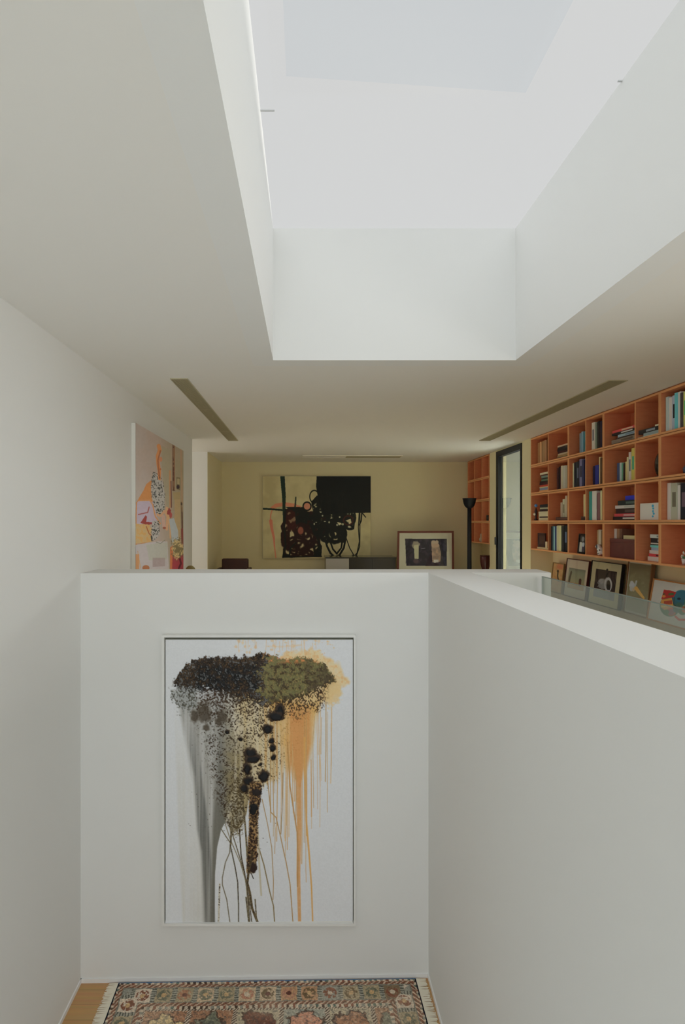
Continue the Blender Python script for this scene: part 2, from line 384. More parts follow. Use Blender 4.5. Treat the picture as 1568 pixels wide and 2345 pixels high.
# ------------------------------------------------------------------ ceiling grilles
def grille(name, x0, x1, z0, z1, label, n=6, joints=(), backcol=(0.10, 0.085, 0.05)):
    X0, X1, Y0, Y1_ = x0 * U, x1 * U, z0 * D, z1 * D
    g = thing(name, ((X0 + X1) / 2, Y0, TOPZ), label, 'ceiling vent', 'linear air grilles in the ceiling')
    MB().box((X0 + .004, Y0 + .004, TOPZ - 0.0035), (X1 - .004, Y1_ - .004, TOPZ)).build('backing', mat('grille_backing', (0.40, 0.36, 0.24), 0.7, 0.2), g)
    fm = mat('grille_frame_paint', (0.52, 0.48, 0.34), 0.5, 0.3)
    f = MB(); a = 0.006
    f.box((X0, Y0, TOPZ - .007), (X0 + a, Y1_, TOPZ)).box((X1 - a, Y0, TOPZ - .007), (X1, Y1_, TOPZ)).box((X0 + a, Y0, TOPZ - .007), (X1 - a, Y0 + a, TOPZ)).box((X0 + a, Y1_ - a, TOPZ - .007), (X1 - a, Y1_, TOPZ))
    for j in joints: f.box((X0 + a, j * D, TOPZ - .007), (X1 - a, j * D + .006, TOPZ))
    f.build('frame', fm, g)
    s = MB(); k = int((X1 - X0 - 2 * a) / 0.012)
    for i in range(k):
        x = X0 + a + (i + 0.5) * (X1 - X0 - 2 * a) / k
        s.box((x - .0016, Y0 + a, TOPZ - .0065), (x + .0016, Y1_ - a, TOPZ - .003))
    s.build('slats', mat('grille_slat_paint', (0.42, 0.38, 0.25), 0.6, 0.3), g)
    return g
grille('ceiling_grille', -352, -306, 1.143, 2.015, 'long slotted air grille in the ceiling left of the skylight', joints=(1.45, 1.62, 1.8))
grille('ceiling_grille', 806, 857, 1.157, 2.015, 'long slotted air grille in the ceiling above the bookcase wall', joints=(1.6,))
def wide_vent():
    g = thing('ceiling_grille', (0.3, 2.5 * D, TOPZ), 'shallow access panel with air slot in the ceiling before the far wall', 'ceiling vent', 'linear air grilles in the ceiling')
    x0, x1 = -15 * U, 560 * U; y0, y1 = 2.47 * D, 2.56 * D
    f = MB().box((x0, y0, TOPZ - .012), (x1, y0 + .025, TOPZ)).box((x0, y1 - .01, TOPZ - .006), (x1, y1, TOPZ)).box((x0, y0, TOPZ - .006), (x0 + .01, y1, TOPZ)).box((x1 - .01, y0, TOPZ - .006), (x1, y1, TOPZ))
    f.build('frame', mat('vent_frame_paint', (0.84, 0.80, 0.68), 0.5, 0.3), g)
    MB().box((240 * U, y0 + .025, TOPZ - .003), (x1 - .01, y1 - .01, TOPZ)).build('backing', mat('grille_backing', (0.40, 0.36, 0.24), 0.7, 0.2), g)
wide_vent()

# ------------------------------------------------------------------ bookcases: boxes stacked in rows
W_FR = mat('cherry_wood', (0.80, 0.335, 0.17), 0.5, 0.3, noise=0.22, nscale=5, stretch=(3, 3, 14), col2=(0.68, 0.255, 0.12))
W_EDGE = mat('skylit_cherry_edge', (0.88, 0.44, 0.20), 0.45, 0.3)  # lighter cherry imitating skylight on the front edges
ROWH = [373, 248, 123.5, -1, -125]
ROWN = ['top row', 'second row', 'third row', 'bottom row']
TH = 6
def unit(z_far, z_near, dividers, r, label, group, front=1016, depth=92, name='bookcase_box'):
    """one box of a bookcase: far and near end as depths in D, inner dividers between"""
    hi, lo = ROWH[r] - 0.8, ROWH[r + 1] + 0.8
    x0, x1 = front * U, (front + depth) * U; ya, yb = z_near * D + .0012, z_far * D - .0012
    z0, z1 = EYE + lo * U, EYE + hi * U; t = TH * U
    g = thing(name, (x0, (ya + yb) / 2, z0), label, 'bookcase', group)
    MB().box((x0, ya + t, z1 - t), (x1, yb - t, z1)).build('top_panel', W_FR, g, .0012)
    MB().box((x0, ya + t, z0), (x1, yb - t, z0 + t)).build('bottom_panel', W_FR, g, .0012)
    MB().box((x0, ya, z0), (x1, ya + t, z1)).build('side_panel', W_FR, g, .0012)
    MB().box((x0, yb - t, z0), (x1, yb, z1)).build('side_panel', W_FR, g, .0012)
    MB().box((x1 - .008, ya + t, z0 + t), (x1 - .001, yb - t, z1 - t)).build('back_panel', W_FR, g)
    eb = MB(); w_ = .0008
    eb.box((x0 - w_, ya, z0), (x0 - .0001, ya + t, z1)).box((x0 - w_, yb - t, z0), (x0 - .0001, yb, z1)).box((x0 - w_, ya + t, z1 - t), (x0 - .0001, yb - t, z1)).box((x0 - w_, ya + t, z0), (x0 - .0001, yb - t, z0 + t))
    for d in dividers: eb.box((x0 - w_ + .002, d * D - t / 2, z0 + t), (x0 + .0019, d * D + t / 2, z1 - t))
    eb.build('lit_edge', W_EDGE, g)
    for d in dividers:
        MB().box((x0 + .002, d * D - t / 2, z0 + t), (x1 - .008, d * D + t / 2, z1 - t)).build('divider', W_FR, g, .001)
    return g
ZC = [1016 / o for o in (518, 557.5, 604, 643.5, 684.3, 756.5, 813.5)]     # far edges of the cubbies 1..7
ZC.append(1.1105)
ZEND = 0.93
mods = [(0, 2, [1], 'beside the tall window'), (2, 4, [3], 'second box from the tall window'), (4, 6, [5], 'third box from the tall window'), (6, None, [1.1105], 'nearest to the camera')]
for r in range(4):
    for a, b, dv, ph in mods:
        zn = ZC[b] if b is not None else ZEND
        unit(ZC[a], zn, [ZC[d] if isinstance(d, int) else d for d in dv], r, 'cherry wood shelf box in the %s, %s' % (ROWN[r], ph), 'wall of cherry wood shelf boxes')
box('bookcase_cornice', (1019 * U, ZEND * D, EYE + 373 * U), (1108 * U, ZC[0] * D, TOPZ), mat('dark_cherry', (0.42, 0.15, 0.07), 0.55, 0.3),
    label='thin cherry filler strip between the long bookcase and the ceiling', cat='cornice')
ZS = [2.72, 2.615, 2.505, 2.403]
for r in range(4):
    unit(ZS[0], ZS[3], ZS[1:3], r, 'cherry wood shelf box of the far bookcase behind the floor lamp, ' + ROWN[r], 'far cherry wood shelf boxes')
box('bookcase_cornice', (1019 * U, ZS[3] * D, EYE + 373 * U), (1108 * U, ZS[0] * D, TOPZ), mat('dark_cherry', (0.42, 0.15, 0.07), 0.55, 0.3),
    label='cherry filler strip above the small far bookcase', cat='cornice')

# ------------------------------------------------------------------ glass balustrade
GB = thing('glass_balustrade', (544 * U, 2, 0), 'low clear glass balustrade panel between the half wall and the leaning pictures', 'balustrade')
gtop = EYE - 126 * U
MB().box((543 * U, -1.0, -0.1), (547 * U, D - 0.002, gtop)).build('glass_panel', glass_mat('balustrade_glass', (0.80, 0.83, 0.80), refl=1.0, haze=0.10, hazecol=(0.78, 0.80, 0.78)), GB)
MB().box((542.6 * U, -1.0, gtop), (547.4 * U, D - 0.002, gtop + .004)).build('top_edge', mat('green_glass_edge', (0.20, 0.26, 0.23), 0.2, 0.6), GB)
MB().box((542.6 * U, D - .012, 0), (547.4 * U, D - 0.002, gtop)).build('end_edge', mat('grey_seal', (0.45, 0.49, 0.46), 0.4, 0.4), GB)

# ------------------------------------------------------------------ far room furniture
# torchiere
lx, ly = 377.5 * U * 2.45, 2.45 * D; lz = EYE + 132 * U
L = thing('floor_lamp', (lx, ly, 0), 'tall black uplighter floor lamp with bowl shade before the far bookcase', 'lamp')
MB().lathe((lx, ly, 0), [(0.15, 0), (0.15, 0.02), (0.13, 0.035), (0.05, 0.045)]).build('base', M_black, L)
MB().lathe((lx, ly, 0.04), [(0.037, 0), (0.036, 0.6), (0.034, 1.2), (0.033, lz - 0.2)]).build('pole', M_black, L)
MB().lathe((lx, ly, lz), [(0.03, -0.172), (0.05, -0.16), (0.078, -0.13), (0.098, -0.08), (0.108, -0.025), (0.114, -0.008), (0.114, 0.0), (0.104, 0.0), (0.09, -0.08), (0.04, -0.14), (0.0, -0.15)], 32).build('lamp_shade', M_black, L)
# sideboard: long glossy dark cabinet, its top below the big painting
M_gloss = mat('glossy_dark_lacquer', (0.035, 0.032, 0.028), 0.12, 0.8)
M_steel = mat('brushed_metal', (0.42, 0.40, 0.36), 0.32, 0.5, metal=0.8)
sx0, sx1 = 48 * U * 2.62, 206 * U * 2.62; sz = EYE - 81 * U * 2.58; sy0, sy1 = 2.58 * D, 2.73 * D
S = thing('sideboard', ((sx0 + sx1) / 2, (sy0 + sy1) / 2, 0), 'dark glossy sideboard with metal end below the abstract painting', 'sideboard')
MB().box((sx0, sy0 + .02, 0.08), (sx1, sy1, sz - .02)).build('body', M_gloss, S, .003)
MB().box((sx0 - .01, sy0, sz - .02), (sx1 + .01, sy1, sz)).build('top', M_gloss, S, .003)
sw = (sx1 - sx0) / 3
for i in range(3):
    d_ = MB().box((sx0 + i * sw + .004, sy0 + .002, 0.1), (sx0 + (i + 1) * sw - .004, sy0 + .02, sz - .024)).build('door', M_steel if i == 0 else M_gloss, S, .002)
    MB().box((sx0 + (i + .5) * sw - .06, sy0 - .012, sz - .32), (sx0 + (i + .5) * sw + .06, sy0 + .002, sz - .305)).build('handle', M_steel, d_)
MB().box((sx0 + .05, sy0 + .06, 0), (sx1 - .05, sy1 - .05, .08)).build('plinth', M_black, S)
# leather armchair at the far left
M_lea = mat('dark_red_leather', (0.085, 0.025, 0.018), 0.45, 0.5, noise=0.3, nscale=12)
M_lea2 = mat('dark_leg_wood', (0.04, 0.02, 0.015), 0.4)
ax0, ax1 = -188 * U * 2.52, -128 * U * 2.52; ay = 2.42 * D; at = EYE - 84.5 * U * 2.50
A = thing('armchair', ((ax0 + ax1) / 2, ay, 0), 'dark red leather chair with square back standing in the far left corner', 'armchair')
MB().box((ax0, ay + .32, .36), (ax1, ay + .44, at)).build('backrest', M_lea, A, .02)
MB().box((ax0 + .03, ay - .22, .34), (ax1 - .03, ay + .32, .46)).build('seat', M_lea, A, .02)
for sx_ in (ax0 - .055, ax1 - .005):
    MB().box((sx_, ay - .2, .30), (sx_ + .06, ay + .43, .62)).build('armrest', M_lea, A, .015)
for px_ in (ax0 + .02, ax1 - .02):
    for py_ in (ay - .16, ay + .38):
        MB().tube((px_, py_, 0), (px_, py_, .34), .016, .022).build('leg', M_lea2, A)
# olive globe on a stand
gx, gy = -261 * U * 1.75, 1.75 * D; gr = 11.3 * U * 1.75
G = thing('globe_ornament', (gx, gy, 0), 'round olive gold globe peeking over the half wall beside the portrait', 'ornament')
gt = EYE - 100 * U * 1.75
M_olive = mat('olive_gold', (0.36, 0.29, 0.11), 0.5, 0.4, noise=0.2, nscale=30)
MB().ball((gx, gy, gt - gr), gr, 28, 16).build('globe', M_olive, G)
MB().tube((gx, gy, .02), (gx, gy, gt - 2 * gr + .004), .012).build('stem', M_olive, G)
MB().lathe((gx, gy, 0), [(.10, 0), (.10, .012), (.03, .03)]).build('base', M_olive, G)
# red-brown pot in the far niche
vx, vy = 414 * U * 2.52, 2.52 * D; vt = EYE - 77 * U * 2.52
V = thing('pot', (vx, vy, vt - 0.33), 'dark red glazed pot on a cream plinth under the far bookcase', 'pot')
M_pot = mat('dark_red_glaze', (0.10, 0.02, 0.018), 0.2, 0.6)
MB().lathe((vx, vy, vt), [(.03, -.33), (.045, -.325), (.05, -.26), (.075, -.18), (.088, -.10), (.09, -.03), (.086, 0), (.078, 0), (.078, -.04), (0, -.06)], 28).build('body', M_pot, V)
MB().lathe((vx, vy, vt), [(.087, -.012), (.092, -.008), (.092, .002), (.085, .004)], 28).build('rim', M_pot, V)
box('plinth', (vx - .14, vy - .14, 0), (vx + .14, vy + .14, vt - .33), M_ledge, label='square cream plinth carrying the dark red pot', cat='plinth')
# small things in the far bookcase
box('wooden_ornament', (1024 * U, 2.44 * D, EYE + (-1 + 6.9) * U), (1040 * U, 2.462 * D, EYE + 38 * U), mat('black_wood', (0.01, 0.008, 0.01), .5), bevel=.01,
    label='small black figure in the far bookcase, third row', cat='ornament')
MB().lathe((1036 * U, 2.56 * D, EYE + (-125 + 6.9) * U), [(.02, 0), (.035, .02), (.04, .05), (.018, .09), (.022, .13), (.01, .15)], 14).build('vase', mat('stone_white', (0.6, 0.52, 0.4), .5), None,
    label='little pale vase in the far bookcase, bottom row', cat='vase')
# ------------------------------------------------------------------ drip painting on the stair's end wall
CAN = vc_mat('canvas_paint', 0.55, 0.3)
def wall_y(x): return yl + (yr - yl) * (x - XL) / (xr - XL)
def at_wall(px, py, back=0.0):
    k = (px - PX0) / FPX; y = D
    for _ in range(6): y = wall_y(k * y) - back
    return Vector((k * y, y, EYE - (py - PY0) / FPX * y))
def drips(c, S, T):
    R = random.Random(5)
    n1 = c.noise(7, 7, 1); n2 = c.noise(22, 22, 2); n3 = c.noise(2.3, 2.6, 3, 2); st = c.noise(7, 260, 4, 3); st2 = c.noise(3, 160, 6, 2); big = c.noise(70, 70, 8)
    X, Y = c.X, c.Y
    def ipl(v, xs, ys): return np.interp(v, xs, ys)
    def sm(d, w): return np.clip(d / w + 0.5, 0, 1)
    # pale beige veil then grey wash at the left
    lo = ipl(Y, [1590, 1700, 1800, 1900, 1960, 2110], [405, 425, 444, 452, 461, 466]); hi = ipl(Y, [1590, 1700, 1800, 1880, 1900, 1940, 2003, 2110], [520, 540, 534, 517, 506, 497, 492, 491.5])
    c.mix(sm(X - ipl(Y, [1590, 1900, 2110], [398, 408, 418]), 5) * sm(hi - X, 2) * sm(Y - 1700, 200) * (0.25 + 0.6 * st) * 0.75, (190, 187, 172))
    g = sm(X - lo, 9) * sm(hi - X, 1.5) * sm(Y - 1600, 60)
    c.mix(g * np.clip(0.25 + 1.0 * st, 0, 0.95), (146, 144, 134))
    edge = sm(X - ipl(Y, [1700, 1780, 1900, 1950, 2110], [430, 446, 452, 462, 470]), 6) * sm(ipl(Y, [1700, 1780, 1900, 1950, 2110], [455, 462, 478, 482, 492]) - X, 5) * sm(Y - 1700, 120)
    c.mix(edge * np.clip(st2 * 1.5 - 0.1, 0, 1) * 0.85, (98, 98, 92))
    c.mix(g * sm(X - ipl(Y, [1700, 1900, 2110], [500, 487, 481]), 8) * sm(Y - 1700, 150) * 0.75, (92, 90, 78))
    # speckled olive and cream field in the middle
    fl = ipl(Y, [1560, 1650, 1750, 1850, 1920], [410, 450, 480, 500, 512]); fr = ipl(Y, [1560, 1700, 1780, 1850, 1920], [735, 690, 640, 590, 552]); fb = ipl(X, [480, 520, 530, 545, 556, 570, 600, 640], [1800, 1890, 1905, 1905, 1890, 1830, 1800, 1790])
    fld = sm(X - fl, 25) * sm(fr - X, 20) * sm(Y - 1580, 20) * sm(fb - Y + 30 * (st2 - .5), 10)
    c.mix(fld * sm(X - 530, 45) * (0.2 + 0.8 * st), (196, 170, 110))
    c.mix(fld * sm(X - 520, 30) * sm(575 - X, 20) * sm(Y - 1700, 60) * (0.3 + 0.6 * st2), (128, 114, 76))
    c.mix(fld * sm(X - 430, 30) * sm(560 - X, 40) * np.clip((n2 - .35) * 2, 0, 1) * 0.6, (150, 148, 140))
    den = 0.625 + .16 * (n1 - .5) - .12 * sm(1640 - Y, 50) + 0.09 * sm(X - 630, 60) + 0.05 * sm(470 - X, 60) - 0.09 * sm(40 - np.hypot(X - 545, (Y - 1840) * .5), 30) - .24 * (n2 - .5)
    sp = np.clip((n3 - den) * 14, 0, 1) * fld
    c.mix(sp * 0.92, (58, 42, 26), h=0.35)
    # orange body and broad drips
    ob = sm(X - ipl(Y, [1590, 1680, 1740, 1800], [610, 640, 650, 668]), 16) * sm(ipl(Y, [1590, 1640, 1700, 1760, 1800], [742, 724, 716, 700, 690]) - X, 12) * sm(1770 - Y + 60 * (st - .5), 40) * sm(Y - 1590, 20)
    c.mix(ob * (0.55 + 0.6 * n2), (210, 172, 104))
    c.mix(ob * sm(X - 660, 14) * sm(712 - X, 12) * sm(Y - 1620, 30) * (0.5 + 0.6 * n1), (200, 142, 82))
    for i in range(46):
        x = R.uniform(600, 762); y0 = 1600 + R.uniform(-15, 60); L = R.uniform(50, 330) * (1.0 if x < 735 else 0.7)
        c.stroke([(x, y0), (x + R.uniform(-1.5, 1.5), y0 + L * .6), (x + R.uniform(-2, 2), y0 + L)], R.uniform(0.9, 2.2), R.choice([(196, 150, 88), (190, 150, 92), (176, 140, 84), (205, 170, 116)]), 0.8, soft=1.0)
    c.stroke([(676, 1655), (682, 1745), (684, 1800), (685, 1900), (683, 2000), (686, 2118)], 15, (202, 148, 88), 0.9, w2=7, tex=0.75 + 0.35 * n1)
    c.stroke([(680, 1660), (684, 1760), (686, 1800)], 30, (202, 145, 86), 0.75, w2=6)
    c.stroke([(697, 1690), (699, 1800), (701, 1880), (708, 1960), (713, 2030), (716, 2118)], 5, (206, 158, 88), 0.95, w2=3)
    c.stroke([(700, 1700), (700, 1990), (701, 2020)], 1.6, (196, 160, 110), .8)
    for pts, w_, col in [([(658, 1700), (664, 1800), (672, 1855), (680, 1905), (682, 1960), (681, 2030)], 3, (180, 136, 80)), ([(612, 1780), (620, 1860), (632, 1872), (642, 1915), (655, 1975), (664, 2025), (671, 2118)], 2.2, (166, 128, 74)),
            ([(600, 1830), (612, 1885), (622, 1940), (626, 2020), (625, 2060)], 1.8, (160, 126, 76)), ([(592, 1940), (604, 1980), (617, 2040), (626, 2075), (629, 2118)], 2.6, (122, 104, 66)),
            ([(624, 1760), (626, 1850), (630, 1900), (629, 1955)], 1.6, (180, 146, 96)), ([(648, 1770), (646, 1850), (643, 1910)], 1.8, (150, 122, 78)), ([(655, 1780), (656, 1870), (653, 1960)], 1.3, (190, 160, 112)),
            ([(590, 1900), (594, 1990), (598, 2050)], 4, (184, 176, 150)), ([(712, 1740), (713, 1870)], 2, (196, 150, 90)), ([(720, 1640), (716, 1700), (718, 1850)], 1.5, (190, 155, 100)), ([(750, 1630), (749, 1860)], 1.4, (190, 160, 112)), ([(728, 1620), (733, 1800)], 1.3, (196, 160, 105)), ([(760, 1600), (758, 1755)], 1.3, (196, 165, 115))]:
        c.stroke(pts, w_, col, .9, soft=.8)
    # cream halo top right, splashes above
    halo = sm(1 - np.hypot((X - 700) / 92, (Y - 1550) / 56) + (n2 - .5) * 0.7, 0.2) * sm(X - 560, 30)
    c.mix(halo * (0.6 + .5 * n1), (214, 190, 138)); c.mix(halo * np.clip((n1 - .5) * 3, 0, .7), (208, 166, 112))
    c.ell(760, 1585, 22, 30, (212, 184, 128), .8, .3, n1)
    for i in range(60):
        x = R.uniform(540, 770); y = R.uniform(1464, 1500); q = R.uniform(.8, 3.4)
        c.ell(x, y, q, q * R.uniform(.6, 1.4), R.choice([(212, 184, 136), (210, 170, 116), (216, 194, 156)]), .55, .6, n3)
    for i in range(22):
        x = R.uniform(545, 730); c.stroke([(x, R.uniform(1463, 1475)), (x + R.uniform(-2, 2), R.uniform(1482, 1500))], 1.2, (212, 172, 118), .6)
    c.stroke([(612, 1480), (650, 1481), (690, 1477)], 4, (214, 176, 122), .5, tex=n1)
    # sponge area at left, then the crust
    sg = sm(1 - np.hypot((X - 425) / 30, (Y - 1588) / 38) + (n1 - .5) * 1.1, .25)
    c.mix(sg * .75, (150, 152, 146)); c.mix(sg * np.clip((n3 - .5) * 8, 0, 1) * .85, (74, 72, 58), h=.4)
    top = ipl(X, [398, 404, 412, 425, 440, 470, 520, 580, 600, 650, 700, 740, 755, 772], [1562, 1556, 1540, 1524, 1512, 1506, 1505, 1502, 1494, 1508, 1506, 1518, 1540, 1556]) + 16 * (n1 - .5) + 12 * (n3 - .5)
    bot = ipl(X, [398, 412, 440, 480, 520, 560, 600, 650, 700, 740, 756, 772], [1572, 1574, 1576, 1578, 1594, 1602, 1612, 1606, 1592, 1574, 1564, 1558]) + 26 * (n1 - .5) + 22 * (n3 - .5)
    cr = sm(Y - top, 2) * sm(bot - Y, 3) * sm(X - 398, 8) * sm(766 - X, 12)
    dk = cr * sm(600 + 60 * (n2 - .5) + 44 * (n1 - .5) + 26 * (n3 - .5) - X, 6)
    ol = cr * sm(X - 582 - 30 * (n2 - .5), 14)
    c.mix(ol * .96, (106, 102, 62)); c.mix(ol * np.clip((n1 - .47) * 6, 0, 1) * .85, (62, 50, 34)); c.mix(ol * np.clip((.42 - n3) * 8, 0, 1) * .7, (146, 128, 78))
    c.mix(ol * sm(X - 700, 20) * np.clip((n2 - .4) * 4, 0, 1) * .8, (70, 58, 42)); c.mix(ol * sm(1516 - Y, 8) * np.clip((n1 - .4) * 5, 0, 1), (196, 130, 76))
    c.mix(dk, (52, 40, 28)); c.mix(dk * np.clip((n3 - .5) * 6, 0, 1), (30, 26, 22)); c.mix(dk * np.clip((.36 - n3) * 8, 0, 1) * .55, (124, 96, 62))
    c.mix(dk * sm(X - 450, 10) * sm(592 - X, 10) * sm(Y - 1522, 8) * sm(1580 - Y, 8) * np.clip((n1 - .35) * 4, 0, 1), (14, 15, 16))
    c.mix(dk * np.clip((n1 * n3 - .34) * 14, 0, 1) * .65, (128, 130, 126))
    c.H = np.maximum(c.H, cr * (0.35 + 0.55 * n1 + 0.45 * n3))
    tail = sm(Y - bot + 8, 4) * sm(bot + 34 + 30 * (n2 - .5) - Y, 12) * sm(X - 470, 25) * sm(745 - X, 20)
    c.mix(tail * np.clip((n3 - .47) * 8, 0, 1) * .9, (64, 46, 30), h=.4)
    for x, y, rx, ry in [(468, 1632, 15, 24), (446, 1640, 10, 14), (508, 1640, 11, 14), (500, 1652, 8, 10), (472, 1665, 8, 8)]:
        c.ell(x, y, rx, ry, (66, 56, 42), .8, .6, n1, .4)
    # dark clumps running down
    for x, y, rx, ry in [(640, 1630, 13, 17), (632, 1640, 18, 12), (613, 1668, 12, 12), (622, 1695, 7, 6), (624, 1712, 8, 8), (626, 1733, 6, 8), (574, 1723, 17, 12), (578, 1737, 20, 9), (566, 1760, 11, 14), (604, 1777, 15, 15), (568, 1788, 13, 11), (560, 1804, 12, 12), (551, 1692, 5, 5), (597, 1749, 4, 4), (520, 1676, 5, 5)]:
        c.ell(x, y, rx, ry, (52, 38, 26), 1, .3, n1, .7); c.ell(x, y, rx * .66, ry * .66, (16, 16, 17), 1, .3, n1, 1.1)
    col = sm(X - ipl(Y, [1790, 1850, 1900, 1960, 2000], [572, 570, 570, 565, 564]) - 5 * (n3 - .5), 3) * sm(ipl(Y, [1790, 1830, 1860, 1900, 1960, 2000], [600, 596, 592, 590, 590, 581]) + 5 * (n3 - .5) - X, 3) * sm(Y - 1790, 8) * sm(1998 - Y, 6)
    c.mix(col * .95, (166, 132, 84)); c.mix(col * np.clip((n3 - .43) * 10, 0, 1), (44, 28, 20), h=.6)
    c.mix(sm(X - 531, 3) * sm(556 - X, 4) * sm(Y - 1780, 12) * sm(1912 - Y, 10) * np.clip((n3 - .4) * 8, 0, 1), (86, 72, 46))
    c.ell(581, 1850, 10, 12, (12, 13, 14), 1, .2, n1, 1.2); c.ell(588, 1812, 12, 8, (30, 22, 18), 1, .3, n1, .8); c.ell(577, 1985, 10, 14, (40, 26, 20), 1, .3, n1, .6)
    for pts, w_, cc in [([(578, 1950), (570, 1990), (566, 2022), (572, 2045), (577, 2080), (592, 2118)], 5.5, (92, 76, 48)), ([(506, 1898), (517, 1915), (527, 1930), (526, 1952), (516, 1975), (509, 2010), (509, 2026), (519, 2060), (527, 2118)], 2.2, (104, 94, 70)),
            ([(522, 1880), (540, 1935), (560, 2000), (570, 2060), (577, 2118)], 2.4, (110, 100, 74)), ([(527, 1935), (538, 1985), (544, 2020), (546, 2070), (546, 2118)], 2.6, (88, 80, 58)),
            ([(548, 1900), (552, 1960), (560, 2000), (567, 2050), (572, 2118)], 2.8, (80, 66, 44)), ([(515, 1885), (527, 1922), (550, 1975), (563, 2020), (568, 2080), (571, 2118)], 2, (126, 116, 90)), ([(530, 1880), (528, 1935)], 4, (120, 108, 78)),
            ([(575, 2000), (580, 2012)], 2, (40, 30, 22)), ([(556, 1830), (562, 1900), (566, 1960)], 4, (116, 102, 70)), ([(563, 2055), (570, 2118)], 3, (110, 100, 74)), ([(584, 2060), (588, 2118)], 3, (118, 106, 78)), ([(503, 2025), (500, 2118)], 4, (190, 184, 164))]:
        c.stroke(pts, w_, cc, .95, soft=.8)
        if w_ > 2.3: c.stroke(pts, w_ * .8, (44, 34, 24), .8, soft=.8, tex=np.clip((n3 - .5) * 9, 0, 1))
    for i in range(140):
        x = R.gauss(520, 60); y = R.uniform(1590, 1960)
        if 430 < x < 700: c.ell(x, y, R.uniform(.5, 1.2), R.uniform(.5, 1.3), (60, 50, 36), .8, .6)
    c.C += (c.noise(2.5, 2.5, 44, 1)[..., None] - .5) * 5
a_, b_ = at_wall(379, 1465, .035), at_wall(807.5, 1465, .035); d_ = at_wall(379, 2113, .035)
PT1 = thing('framed_painting', tuple((at_wall(374, 2118) + at_wall(812, 2118)) / 2), 'large white framed abstract painting of black crust and orange drips on the stair wall', 'painting')
canvas('canvas', a_, b_ - a_, d_ - a_, 430, 650, drips, (203, 205, 203), (200, 200, 195), PT1, CAN, crop=(0, 0, 1), hscale=0.018)
def wallbox(mb, x0, y0, x1, y1, b0, b1):
    p = [at_wall(x0, y0, b1), at_wall(x1, y0, b1), at_wall(x1, y1, b1), at_wall(x0, y1, b1)]
    f0 = [q + Vector((0, b1 - b0, 0)) for q in p]; f1 = p
    mb.hexa([f1[3], f1[2], f0[2], f0[3], f1[0], f1[1], f0[1], f0[0]]); return mb
M_white = mat('white_lacquer_frame', (0.84, 0.84, 0.81), 0.4, 0.4)
f = MB()
wallbox(f, 370, 1455.5, 375.6, 2121, 0, .045); wallbox(f, 809.8, 1455.5, 814, 2121, 0, .045); wallbox(f, 375.6, 1455.5, 809.8, 1460, 0, .045); wallbox(f, 375.6, 2115.5, 809.8, 2121, 0, .045)
f.build('frame', M_white, PT1)
g_ = MB(); wallbox(g_, 375.6, 1460.5, 809.8, 2116, 0.0005, .008); g_.build('backing', mat('grey_floater_gap', (0.22, 0.22, 0.18), .7), PT1)
g_ = MB(); wallbox(g_, 379.3, 1465.3, 807.2, 2112.7, 0.009, .034); g_.build('stretcher', M_white, PT1)

